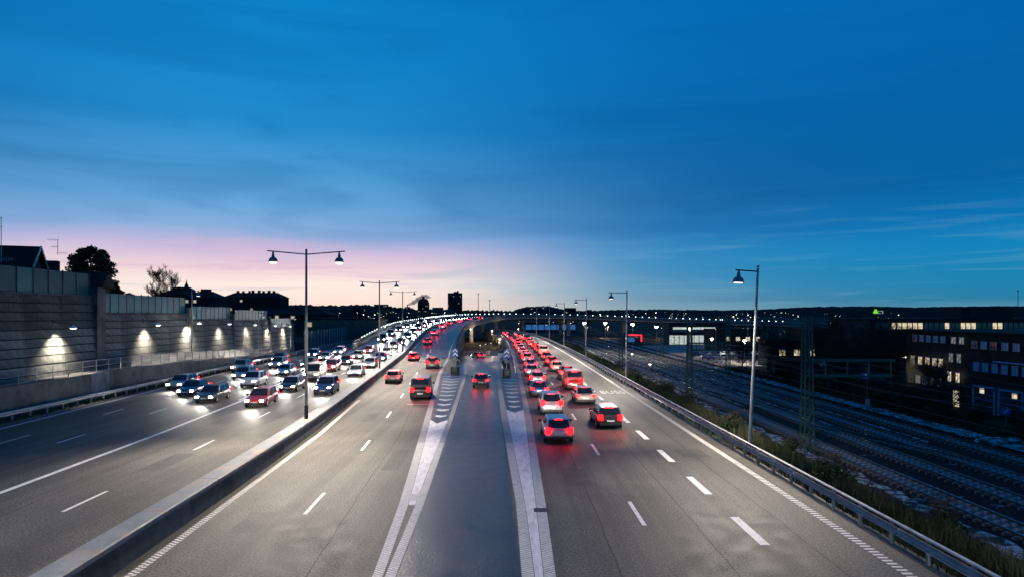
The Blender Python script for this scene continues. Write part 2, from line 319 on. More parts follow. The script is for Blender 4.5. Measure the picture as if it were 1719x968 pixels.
def glass(name, tint, alpha, rough=0.08):
    mt = mat(name, tint, rough, spec=0.6); b = mt.node_tree.nodes['Principled BSDF']; b.inputs['Alpha'].default_value = alpha; return mt
M['screen'] = [noisy('screen_glass_%d' % i, tuple(c * k for c in (0.004, 0.16, 0.165)), tuple(c * k for c in (0.008, 0.22, 0.22)), 0.6, 4, (0.4, 0.5)) for i, k in enumerate((0.55, 1.0, 1.3))]
M['clear'] = glass('clear_screen', (0.10, 0.22, 0.24), 0.35)
M['smoke'] = bpy.data.materials.new('smoke'); M['smoke'].use_nodes = True
_t = M['smoke'].node_tree; _t.nodes.clear()
_co = nd(_t, 'ShaderNodeTexCoord').outputs['Object']
_n = nd(_t, 'ShaderNodeTexNoise', {'Vector': _co, 'Scale': 0.035, 'Detail': 3.0}).outputs[0]
_pv = nd(_t, 'ShaderNodeVolumePrincipled', {'Color': (0.12, 0.2, 0.34, 1), 'Density': 0.16})
_o = nd(_t, 'ShaderNodeOutputMaterial', {1: _pv.outputs[0]})
for _k in ('ballast', 'ground', 'brick', 'render_dark', 'grass', 'reed', 'leaf', 'bark', 'twig', 'farwall', 'hill', 'roof', 'joint', 'housewall', 'snow'): M[_k].node_tree.nodes['Principled BSDF'].inputs['Specular IOR Level'].default_value = 0.1
for _m in M['screen']: _m.node_tree.nodes['Principled BSDF'].inputs['Specular IOR Level'].default_value = 0.2
CARPAINT = {'white': (0.72, 0.72, 0.70), 'silver': (0.42, 0.43, 0.44), 'black': (0.012, 0.012, 0.013), 'dark grey': (0.06, 0.062, 0.066), 'blue': (0.02, 0.06, 0.20), 'red': (0.30, 0.015, 0.015), 'beige': (0.36, 0.32, 0.25), 'green': (0.02, 0.09, 0.06)}
PAINT = {k: mat('car_paint_' + k.replace(' ', '_'), v, 0.32, 0.35 if k in ('silver', 'dark grey', 'blue') else 0.0, coat=0.6) for k, v in CARPAINT.items()}

# ------------------------------------------------------------------ the lie of the land
V = Path([(-7.9, 91, 0), (-9.9, 110, 0), (-11.6, 130, .2), (-12.8, 150, 1.1), (-13.9, 180, 3.0), (-14.2, 210, 4.1), (-12, 250, 4.9), (-6.5, 300, 5.8), (1.7, 330, 6.3), (20, 353, 6.4), (46, 361, 5.7), (80, 356, 4.3), (120, 340, 2.9), (165, 318, 1.8)])   # right edge of the viaduct
sV150 = V.sy(150)
B = Path([(-11.0, -14, 0), (-11.7, 2, 0), (-12.6, 20, 0), (-13.75, 43, 0), (-17.1, 83, 0), (-20.4, 120, 0.05)] + [tuple(V.off(sV150 + k * 15, 10.0)) for k in range(0, int((V.L - sV150) / 15))])   # median barrier
CR = Path([(6.9, -14, 0), (6.9, 20, 0), (6.6, 60, 0), (6.1, 115, 0), (5.2, 160, 0), (3.8, 200, 0), (1.2, 240, 0), (-3.4, 275, 0), (-10, 301, 0), (-20, 317, 0), (-34, 324, 0), (-70, 326, 0)])   # right carriageway centre
CRW = 5.75
def xb(y):
    if y < 150: return float(np.interp(y, [-14, 2, 20, 43, 83, 120, 150], [-11.0, -11.7, -12.6, -13.75, -17.1, -20.4, -22.8]))
    return -22.8 - 0.083 * (y - 150)
def xr(y): return float(np.interp(y, [-14, 20, 60, 115, 160, 200, 240, 275], [6.9, 6.9, 6.6, 6.1, 5.2, 3.8, 1.2, -3.4]))
def xw(y): return -38 - 0.06 * y                     # foot of the retaining wall
def ss(a, b, x):
    t = min(max((x - a) / (b - a), 0), 1); return t * t * (3 - 2 * t)
def rampz(y): return -3.0 * ss(85, 172, y)
WALLTOP = [(-20, 65.2, 9.75, 12.05), (65.2, 86.5, 8.0, 10.2), (86.5, 102.3, 7.15, 9.1), (102.3, 120.6, 6.85, 8.7), (120.6, 136, 5.3, 7.2)]
def hill_h(y):
    return float(np.interp(y, [-20, 62, 68, 84, 89, 100, 105, 118, 123, 134, 150, 175], [8.8, 8.8, 7.0, 7.0, 6.2, 6.2, 5.9, 5.9, 4.4, 4.2, 1.5, -0.1]))
def gz(x, y):
    far = ss(360, 470, y)
    if x < xw(y) - 2.8 and y < 420:
        z = hill_h(y) + 0.05 * min(-(x - xw(y)), 60) * ss(190, 120, y)
        return z * (1 - far) + (-4.2) * far
    xe = (xr(min(y, 270)) + CRW + 1.3)
    z = -0.08 - 4.12 * ss(xe, xe + 10.0, x)
    if y > 84:
        if y < 140: lo, hi = float(np.interp(y, [84, 91, 110, 130, 140], [-7.6, -7.9, -9.9, -11.6, -12.2])), float(np.interp(y, [84, 100, 140], [-0.6, -0.6, -0.5]))
        else: lo, hi = xb(y) - 12.0, xr(min(y, 275)) - CRW - 0.2
        if y > 275: hi = 400
        if lo < x < hi: z = min(z, rampz(y) - 0.10)
    if y > 275 and x > xb(y) - 12: z = min(z, -3.1)
    return z * (1 - far) + (-4.2) * far
def axis(stops):
    out = []
    for a, b, st in stops:
        n = max(1, int(round((b - a) / st))); out += [a + (b - a) * i / n for i in range(n)]
    return out + [stops[-1][1]]
gx = axis([(-6000, -1000, 500), (-1000, -200, 80), (-200, -80, 10), (-80, -30, 2.0), (-30, 30, 1.5), (30, 120, 6), (120, 1000, 80), (1000, 6000, 500)])
gy = axis([(-300, -20, 40), (-20, 180, 2.5), (180, 480, 6), (480, 1000, 60), (1000, 9000, 500)])
gv = [(x, y, gz(x, y)) for y in gy for x in gx]; nx = len(gx)
gf = [(j * nx + i, j * nx + i + 1, (j + 1) * nx + i + 1, (j + 1) * nx + i) for j in range(len(gy) - 1) for i in range(nx - 1)]
tag(MB().add(gv, gf, True).build('ground', M['ground']), kind='structure')

def strip(name, fl, fr, y0, y1, st, z, m, parent=None):
    ys = axis([(y0, y1, st)]); v = []
    for y in ys:
        zz = z(y) if callable(z) else z
        v += [(fl(y), y, zz), (fr(y), y, zz)]
    mb = MB().add(v, [(2 * i, 2 * i + 1, 2 * i + 3, 2 * i + 2) for i in range(len(ys) - 1)])
    return mb.build(name, m, parent)
road = strip('road', lambda y: xb(y) - 24.4, lambda y: xr(y) + CRW + 0.9, -14, 86, 2.0, 0.0, M['asphalt']); tag(road, kind='structure')
vx = lambda y: float(np.interp(y, [84, 91, 110, 130, 150], [-7.6, -7.9, -9.9, -11.6, -12.8]))
tag(strip('approach_road', lambda y: xb(y) - 24.4, vx, 86, 142, 2.0, 0.0, M['asphalt']), kind='structure')
tag(strip('slip_road', lambda y: xb(y) - 24.4, lambda y: xb(y) - 12.3, 142, 430, 4.0, lambda y: 0.0 - 4.1 * ss(360, 430, y), M['asphalt']), kind='structure')
RAMP_L = ([-14, 20, 50, 88, 110, 130, 165], [-2.5, -3.55, -4.5, -6.0, -8.0, -10.2, -15.0]); RAMP_R = ([-14, 20, 50, 88, 110, 130, 165], [0.8, 0.3, -0.85, -2.1, -2.9, -3.4, -2.0])
rl = lambda y: float(np.interp(y, *RAMP_L)); rr = lambda y: float(np.interp(y, *RAMP_R))
ramp_o = strip('exit_ramp', lambda y: max(rl(y) - 2.4, vx(y) + 0.35) if y < 150 else rl(y), lambda y: min(rr(y) + 1.2, 0.2), 86, 172, 2.0, lambda y: rampz(y) + (0.0 if y < 172 else 0), M['asphalt_dark']); tag(ramp_o, kind='structure')
tag(strip('ramp_surface', lambda y: rl(y) + 0.02, lambda y: rr(y) - 0.02, -14, 86, 2.0, 0.004, M['asphalt_dark']), kind='structure')
tag(strip('junction_road', lambda y: -60.0, lambda y: -2.5, 172, 196, 4.0, -2.98, M['asphalt']), kind='structure')
# right carriageway beyond the gore: a slab on its own bank with a concrete side wall
s86 = CR.sy(86)
crm = CR.sweep([(CRW + 0.5, 0.0), (-CRW - 0.9, 0.0)], s86, CR.L, 3.0, closed=False); rc = crm.build('right_road', M['asphalt']); tag(rc, kind='structure')
sw = CR.sweep([(CRW + 0.5, 0.02), (CRW + 0.85, 0.02), (CRW + 0.85, -4.2), (CRW + 0.5, -4.2)], s86 + 4, CR.L, 4.0).build('side_wall', M['concrete'])
tag(sw, 'pale concrete side wall carrying the right carriageway as it curves under the viaduct', 'wall')

# ------------------------------------------------------------------ painted markings
ZP = 0.008
def rect_on(mb, path, u0, u1, o0, o1, z=ZP):
    a, b, c, d = path.off(u0, o0, z), path.off(u0, o1, z), path.off(u1, o1, z), path.off(u1, o0, z); mb.quad(a, b, c, d)
def line(path, o, u0, u1, wd, name, parent, m=None, z=ZP, st=3.0):
    return path.sweep([(o + wd / 2, z), (o - wd / 2, z)], u0, u1, st, closed=False).build(name, m or M['paint'], parent)
def dashes(path, o, y0, n, L, cyc, wd, parent, z=ZP):
    u = path.sy(y0)
    for i in range(n):
        mb = MB(); rect_on(mb, path, u + i * cyc, u + i * cyc + L, o + wd / 2, o - wd / 2, z); mb.build('lane_dash', M['paint'], parent)
def flat(mb, pts, z): mb.add([(x, y, z) for x, y in pts], [tuple(range(len(pts)))])
# middle carriageway
dashes(B, -4.55, 1.6, 12, 3.1, 12.0, 0.16, road)
# incoming carriageway
dashes(B, 5.35, 2.3, 11, 3.1, 12.0, 0.16, road)
dashes(B, 14.7, 5.0, 11, 3.1, 12.0, 0.16, road); dashes(B, 18.2, 5.0, 11, 3.1, 12.0, 0.16, road)
line(B, 1.1, 2, B.sy(140), 0.22, 'edge_line', road)
line(B, 21.8, 2, B.sy(140), 0.25, 'edge_line', road)
def fan(o0, o1, y0, y1, wd, name, parent, m):
    v = []; ys = axis([(y0, y1, 3.0)])
    for y in ys:
        t = ss(62, 138, y); o = o0 + (o1 - o0) * t; x = xb(y) - o; v += [(x - wd / 2, y, ZP), (x + wd / 2, y, ZP)]
    return MB().add(v, [(2 * i, 2 * i + 1, 2 * i + 3, 2 * i + 2) for i in range(len(ys) - 1)]).build(name, m, parent)
fan(9.9, 9.9, 0, 138, 0.3, 'edge_line', road, M['paint']); fan(10.3, 13.6, 60, 138, 0.3, 'edge_line', road, M['paint'])
for i in range(13):      # zebra chevrons ahead of the viaduct nose
    y = 76 + i * 4.6; t = ss(62, 138, y); a, b = xb(y) - 10.15, xb(y) - (10.3 + 3.3 * t) + 0.2
    if a - b < 0.3: continue
    mx = (a + b) / 2; mb = MB(); wdt = 1.1
    mb.add([(b, y - 1.3, ZP), (mx, y + 0.6, ZP), (mx, y + 0.6 + wdt, ZP), (b, y - 1.3 + wdt, ZP), (a, y - 1.3, ZP), (a, y - 1.3 + wdt, ZP)], [(0, 1, 2, 3), (1, 4, 5, 2)]); mb.build('chevron', M['paint'], road)
# right carriageway
dashes(CR, 1.85, 0.0, 18, 3.1, 12.2, 0.17, road); dashes(CR, -1.9, 3.4, 17, 3.1, 6.3, 0.34, road)
def rumble(x0f, x1f, y0, y1, name, pitch=0.26, cols=1, parent=road, z=ZP, gap=0.5):
    mb = MB(); y = y0; k = 0
    while y < y1:
        for c in range(cols):
            yy = y + (pitch * 0.5 if c % 2 else 0); a, b = x0f(yy), x1f(yy); wd = (b - a) / cols
            mb.add([(a + c * wd, yy, z), (a + (c + 1) * wd, yy, z), (a + (c + 1) * wd, yy + pitch * gap, z), (a + c * wd, yy + pitch * gap, z)], [(0, 1, 2, 3)])
        y += pitch
    o = mb.build(name, M['paint'], parent); return tag(o, kind='stuff')
rumble(lambda y: xr(y) + CRW - 0.62, lambda y: xr(y) + CRW - 0.28, 12, 75, 'rumble_line')
line(CR, -CRW + 0.45, CR.sy(75), CR.sy(270), 0.3, 'edge_line', road)
rumble(lambda y: xb(y) + 0.75, lambda y: xb(y) + 1.05, 12, 60, 'rumble_line', 0.2, 2)
itp = lambda ys, xs: (lambda y: float(np.interp(y, ys, xs)))
GY = [8, 19.6, 27, 48.8, 87, 112, 130, 150]
gl_o0 = itp(GY, [-3.75, -4.26, -4.75, -6.65, -10.0, -11.5, -13.0, -14.2]); gl_o1 = itp(GY, [-3.45, -3.95, -4.36, -6.2, -9.6, -11.1, -12.6, -13.8])
gl_i0 = itp(GY, [-3.35, -3.88, -4.05, -4.85, -6.45, -8.4, -10.5, -13.0]); gl_i1 = itp(GY, [-3.05, -3.56, -3.72, -4.5, -6.05, -8.0, -10.1, -12.6])
gr_i0 = itp(GY, [0.55, 0.30, 0.18, -0.8, -2.1, -3.0, -3.4, -3.0]); gr_i1 = itp(GY, [0.95, 0.68, 0.55, -0.3, -1.7, -2.6, -3.0, -2.6])
gr_o0 = itp(GY, [0.95, 0.98, 1.02, 1.02, 0.75, 0.45, 0.2, -0.2]); gr_o1 = itp(GY, [1.3, 1.34, 1.42, 1.5, 1.2, 0.9, 0.65, 0.25])
for a, b, y1, nm in ((gl_o0, gl_o1, 40, 'rumble_line'), (gl_i0, gl_i1, 40, 'rumble_line'), (gr_i0, gr_i1, 40, 'rumble_line'), (gr_o0, gr_o1, 40, 'rumble_line')):
    strip('edge_band', a, b, 8, 86, 2.0, 0.0055, M['paint_worn'], road)
    rumble(a, b, 9, y1, nm, 0.17, 3, road, 0.0095, 0.5)
strip('edge_band', gl_o0, gl_o1, 86, 148, 2.0, lambda y: 0.010 + max(0, (V.at(V.sy(y))[0].z)), M['paint_worn'], road)
for a, b in ((gl_i0, gl_i1), (gr_i0, gr_i1)): strip('edge_band', a, b, 86, 150, 2.0, lambda y: rampz(y) + 0.012, M['paint_worn'], ramp_o)
strip('edge_band', gr_o0, gr_o1, 86, 150, 2.0, 0.012, M['paint_worn'], rc)
# white wedges and chevrons of the two gores
def gore(lf, rf, y0, y1, y2, n, tipcut):
    ys = axis([(y0, y1, 2.0)]); v = []
    for y in ys: v += [(lf(y) + 0.02, y, 0.007), (rf(y) - 0.02, y, 0.007)]
    k = len(ys); v.append(((lf(y1) + rf(y1)) / 2, y1 - 1.6, 0.007)); fs = [(2 * i, 2 * i + 1, 2 * i + 3, 2 * i + 2) for i in range(k - 2)]
    fs += [(2 * k - 4, 2 * k - 3, 2 * k), (2 * k - 4, 2 * k, 2 * k - 2), (2 * k - 3, 2 * k - 1, 2 * k)]
    MB().add(v, fs).build('wedge', M['paint_pink'], road)
    strip('dark_infill', lambda y: lf(y) + 0.02, lambda y: rf(y) - 0.02, y1 - 1.6, 90, 2.0, 0.0048, M['asphalt_dark'], road)
    for i in range(n):
        y = y1 + 1.2 + (y2 - y1 - 1.2) * i / (n - 1); a, b = lf(y) + 0.28, rf(y) - 0.28; mx = (a + b) / 2; h = 0.95; d = 0.55 * (b - a)
        MB().add([(a, y + d, 0.009), (mx, y, 0.009), (mx, y + h, 0.009), (a, y + d + h * 0.62, 0.009), (b, y + d, 0.009), (b, y + d + h * 0.62, 0.009)], [(0, 1, 2, 3), (1, 4, 5, 2)]).build('chevron', M['paint'], road)
gore(gl_o1, gl_i0, 27.0, 48.8, 82.0, 11, 0); gore(gr_i1, gr_o0, 8.0, 54.0, 78.0, 8, 0)
MB().box((-4.27, 28.2, 0.012), (0.95, 0.9, 0.012)).build('steel_plate', M['steel'], road); MB().box((1.2, 26.3, 0.012), (0.62, 0.5, 0.012)).build('steel_plate', M['blackmetal'], road)
strip('tar_joint', lambda y: xb(y) + 5.6, lambda y: gl_o0(y), 57.0, 57.35, 0.35, 0.006, M['paint_worn'], road)
M['patch'] = asphalt('asphalt_patch', (0.034, 0.033, 0.031), (0.052, 0.050, 0.046), (0.060, 0.057, 0.052)); M['tar'] = mat('tar', (0.022, 0.021, 0.02), 0.85, spec=0.1)
for px_, y_, w_, l_ in ((-9.9, 23.5, 1.1, 2.6), (-6.3, 33, 0.9, 5.0), (3.2, 30, 1.2, 3.4), (6.7, 46, 1.0, 6.0), (10.4, 36, 1.6, 2.2), (-18.6, 33, 1.2, 4.0), (-21.5, 47, 1.4, 6.0), (-27.0, 62, 1.5, 5.0), (-10.9, 48, 1.0, 4.0), (-30.0, 52, 1.2, 8.0), (10.0, 24.5, 0.9, 1.2)):
    MB().add([(px_ - w_ / 2, y_, 0.003), (px_ + w_ / 2, y_ + 0.06, 0.003), (px_ + w_ / 2 - 0.03 * l_, y_ + l_, 0.003), (px_ - w_ / 2 - 0.03 * l_, y_ + l_ - 0.05, 0.003)], [(0, 1, 2, 3)]).build('repair_patch', M['patch'], road)
for off_, a_, b_ in ((-6.25, 16, 70), (7.4, 16, 90), (12.9, 30, 100), (16.5, 30, 90)):
    strip('tar_seam', lambda y: xb(y) - off_ + 0.02 * math.sin(y * 1.7) + 0.03 * math.sin(y * 0.35), lambda y: xb(y) - off_ + 0.024 + 0.02 * math.sin(y * 1.7) + 0.03 * math.sin(y * 0.35), a_, b_, 0.7, 0.0028, M['tar'], road)
for x_, a_, b_ in ((3.35, 15, 80), (6.95, 15, 95), (10.3, 15, 60)):
    strip('tar_seam', lambda y: x_ + 0.018 * math.sin(y * 1.3) + 0.03 * math.sin(y * 0.3), lambda y: x_ + 0.024 + 0.018 * math.sin(y * 1.3) + 0.03 * math.sin(y * 0.3), a_, b_, 0.7, 0.0028, M['tar'], road)
# lettering of the bus lane
tcv = bpy.data.curves.new('text', 'FONT'); tcv.body = 'BUSS'; tcv.align_x = 'CENTER'; tcv.size = 1.15; tcv.space_character = 1.1
to = bpy.data.objects.new('tmp', tcv); col.objects.link(to); bpy.context.view_layer.update()
tm = bpy.data.meshes.new_from_object(to.evaluated_get(bpy.context.evaluated_depsgraph_get())); bpy.data.objects.remove(to)
tm.materials.clear(); tm.materials.append(M['paint']); tm.transform(Matrix.Diagonal((0.95, 3.0, 1, 1))); link('lane_lettering', tm, road, (10.3, 65.0, 0.009))

# ------------------------------------------------------------------ median barrier
bar_o = empty('median_barrier', (0, 0, 0), 0, 'long low concrete median barrier with pale coping slabs between the two carriageways', 'barrier')
u = 0.0; seg = 4.6; uend = B.sy(148); k = 0
while u < uend - 1:
    u1 = min(u + seg, uend)
    B.sweep([(0.40, 0.0), (0.40, 0.84), (-0.36, 0.84), (-0.36, 0.0)], u + 0.012, u1 - 0.012, 2.3).build('barrier_block', M['concrete_dark'], bar_o)
    B.sweep([(0.47, 0.845), (0.47, 0.99), (0.40, 1.03), (-0.38, 1.03), (-0.44, 0.99), (-0.44, 0.845)], u + 0.02, u1 - 0.02, 2.3).build('coping_slab', M['coping'], bar_o)
    u = u1; k += 1

# ------------------------------------------------------------------ viaduct
via = empty('viaduct', (-14, 180, 0), 0, 'curved concrete viaduct climbing away and sweeping right across the whole junction', 'viaduct')
def vchild(mb, name, m):
    o = mb.build(name, m); o.parent = via; o.matrix_parent_inverse = via.matrix_world.inverted() if False else Matrix.Translation((14, -180, 0)); return o
s0 = V.sy(118)
def deckprof(u):
    lo = min(22.0, 22.0); return [(22.2, 0.012), (-0.2, 0.012), (-0.2, -0.7), (4.0, -1.5), (18.0, -1.5), (22.2, -0.7)]
vchild(V.sweep(deckprof, s0, V.L, 4.0), 'deck', M['concrete'])
vchild(V.sweep([(21.8, 0.022), (0.1, 0.022)], s0, V.L, 4.0, closed=False), 'roadway', M['asphalt_dark'])
def parapet(o, u0, u1, h=0.95, name='parapet', m='concrete_dark', wd=0.34):
    return vchild(V.sweep([(o + wd / 2, -0.25), (o + wd / 2, h), (o - wd / 2, h), (o - wd / 2, -0.25)], u0, u1, 4.0), name, M[m])
parapet(0.0, 0.5, V.L, 0.95); parapet(22.0, V.sy(139), V.L, 0.95)
vchild(V.sweep([(10.35, 0.0), (10.2, 0.9), (9.8, 0.9), (9.65, 0.0)], V.sy(150), V.L, 4.0), 'median_wall', M['concrete_dark'])
for o in (21.9, 0.0):          # railing on the parapets
    for h in (1.25, 1.55): vchild(V.sweep([(o + 0.03, h - 0.03), (o + 0.03, h + 0.03), (o - 0.03, h + 0.03), (o - 0.03, h - 0.03)], V.sy(139) if o else V.sy(150), V.L, 4.0), 'handrail', M['steel'])
postm = MB().box((0, 0, 0.3), (0.07, 0.07, 0.62)).mesh('railing_post', M['steel'])
def vinst(name, me, u, o, dz):
    q = V.off(u, o, dz); ob = link(name, me, via, q - Vector((-14, 180, 0)), V.head(u)); return ob
u = V.sy(139)
while u < V.L: vinst('railing_post', postm, u, 21.9, 0.95); u += 2.6
ledm = MB().lathe([(0.0, 0.0), (0.13, 0.02), (0.15, 0.12), (0.09, 0.2), (0.0, 0.22)], n=8).mesh('parapet_light', M['far_cool'])
u = V.sy(150)
while u < V.L - 30: vinst('parapet_light', ledm, u, 22.0, 1.6).scale = (0.7,) * 3 if u < V.sy(250) else (1.5,) * 3; u += 3.4
u = V.sy(145)
while u < V.sy(300): vinst('parapet_light', ledm, u, 10.0, 0.9).scale = (0.6, 0.6, 0.6); u += 5.0
vline = lambda o, a, b, wd: vchild(V.sweep([(o + wd / 2, 0.032), (o - wd / 2, 0.032)], a, b, 4.0, closed=False), 'edge_line', M['paint'])
vline(1.0, s0, V.L, 0.2); vline(9.0, s0, V.L, 0.2); vline(11.2, s0, V.L, 0.2); vline(21.0, s0, V.L, 0.2)
u = s0
while u < V.L - 5:
    for o in (5.0, 16.1): vchild(V.sweep([(o + 0.08, 0.032), (o - 0.08, 0.032)], u, u + 3, 3.0, closed=False), 'lane_dash', M['paint'])
    u += 12
for i, u in enumerate(range(int(V.sy(196)), int(V.L), 30)):
    for o in (4.5, 17.5):
        p = V.off(u, o); zt = p.z - 1.4; g0 = -4.3
        mb = MB().box((0, 0, (zt + g0) / 2), (1.3, 1.7, zt - g0)); mb.box((0, 0, zt - 0.3), (2.6, 1.9, 0.6))
        vinst('pillar', MB.fixn(mb, mb.mesh('pillar', M['concrete'])), u, o, 0).location.z = 0
vchild(V.sweep([(-0.15, 0.0), (0.3, 0.0), (0.3, -4.4), (-0.15, -4.4)], 0.8, V.sy(190), 3.0), 'retaining_skirt', M['concrete_dark'])
vchild(V.sweep([(22.2, -0.02), (21.7, -0.02), (21.7, -4.4), (22.2, -4.4)], V.sy(140), V.sy(190), 3.0), 'retaining_skirt', M['concrete_dark'])
p0, p1 = V.off(V.sy(190), 0.3), V.off(V.sy(190), 21.7)
vchild(MB().bar((p0.x, p0.y, -1.2), (p1.x, p1.y, -1.2), 0.5, 6.6), 'abutment', M['concrete'])

# ------------------------------------------------------------------ street lamps
def lamp_meshes():
    dome = MB().lathe([(0.05, 0.42), (0.09, 0.18), (0.11, 0.06), (0.20, 0.02), (0.27, -0.10), (0.30, -0.24), (0.32, -0.25), (0.29, -0.26), (0.25, -0.2), (0.12, -0.08)], n=18)
    d = dome.fixn(dome.mesh('lamp_head', M['pole']))
    bl = MB().lathe([(0.0, -0.40), (0.13, -0.385), (0.24, -0.33), (0.27, -0.24), (0.10, -0.1), (0.0, -0.09)], n=14); b = bl.fixn(bl.mesh('bulb', M['lamp_on']))
    bl2 = MB().lathe([(0.0, -0.28), (0.2, -0.27), (0.27, -0.24), (0.10, -0.1), (0.0, -0.09)], n=14); b2 = bl2.fixn(bl2.mesh('bulb', M['lamp_soft']))
    return d, b, b2
HEAD, BULB, BULB2 = lamp_meshes()
def glow(parent, loc, power, color):
    d = bpy.data.lights.new('lamp_glow', 'POINT'); d.energy = power; d.color = color; d.shadow_soft_size = 0.3
    o = bpy.data.objects.new('lamp_glow', d); col.objects.link(o); o.parent = parent; o.location = loc; return o
def spot(parent, loc, power, ang, color=(1.0, 0.83, 0.62), rot=(0, 0, 0), blend=0.6, size=0.15):
    d = bpy.data.lights.new('lamp_glow', 'SPOT'); d.energy = power; d.spot_size = R(ang); d.spot_blend = blend; d.color = color; d.shadow_soft_size = size
    o = bpy.data.objects.new('lamp_glow', d); col.objects.link(o); o.parent = parent; o.location = loc; o.rotation_euler = rot; return o
def street_lamp(loc, rz, arms, hgt, label, group, power=4200, m='pole', bulb=None, lean=0.0, rise=0.22, color=(1.0, 0.855, 0.69), arm_len=2.55, lit=True, scale=1.0):
    o = empty('street_lamp', loc, rz, label, 'street lamp', group); o.rotation_euler = (0, lean, rz)
    MB().tube([(0, 0, 0), (0, 0, 0.9)], 0.13, 12).build('base', M['blackmetal'], o)
    MB().tube([(0, 0, 0.9), (0, 0, hgt * 0.5), (0, 0, hgt)], [0.105, 0.085, 0.07], 12).build('pole', M[m], o)
    for sgn in arms:
        a = MB().tube([(0, 0, hgt - 0.35), (sgn * arm_len, 0, hgt - 0.35 + rise)], 0.04, 8).build('arm', M['blackmetal'] if m == 'palepole' else M[m], o)
        hx, hz = sgn * arm_len * 0.85, hgt - 0.35 + rise * 0.85 - 0.45
        h = link('lamp_head', HEAD, o, (hx, 0, hz)); h.scale = (scale,) * 3
        bb = link('bulb', bulb or BULB, h)
        if power:
            for tl in (-36, 36): spot(o, (hx, 0, hz - 0.44), power * 0.62, 100, color, (R(tl), 0, 0), 0.9)       # the reflector throws its light up and down the road
    return o
LG = 'twin-arm lamps on the median barrier'
for y, nm in ((3.0, None), (43.0, 'nearest and tallest twin-arm street lamp on the median barrier'), (83.0, 'second twin-arm street lamp along the median barrier'), (120.0, 'third and farthest twin-arm street lamp on the median barrier')):
    p, t, n = B.at(B.sy(y)); street_lamp((p.x, p.y, 1.03 if y < 100 else p.z + 1.03), math.atan2(t.y, t.x) - math.pi / 2, (-1, 1), 11.3, nm or 'twin-arm street lamp on the median barrier beside the camera', LG, 25000)
RG = 'single-arm lamps along the right guardrail'
nth = ['beside the camera', 'nearest in view', 'second in view', 'third along', 'fourth along', 'fifth along', 'sixth along']
for i, y in enumerate((-1.5, 37.6, 76.5, 115, 154, 193, 232)):
    lab = 'pale single-arm street lamp behind the right guardrail, ' + nth[i]
    x = xr(y) + CRW + 1.35
    o = street_lamp((x, y, -0.35), 0, (-1,), 11.2, lab, RG, 19000 if y < 200 else 12000, 'palepole', BULB2, R(2.6) if i == 1 else R(0.6), 0.03, arm_len=1.3 if i == 1 else 2.2, scale=1.1)
WGp = 'lamp posts along the retaining wall'
for px, D, top, lab in ((322, 84.5, 11.4, 'slim single-arm lamp post standing in front of the second glass screen'), (434, 112, 8.5, 'thin lamp post in front of the fourth glass screen'), (488, 131, 8.0, 'thin lamp post at the far end of the retaining wall')):
    x = (px - CX) / F * D; street_lamp((x, D, 0), 0, (1,), top, lab, WGp, 1000 if px < 400 else 500, 'palepole', BULB2, 0, 0.03, arm_len=1.0)

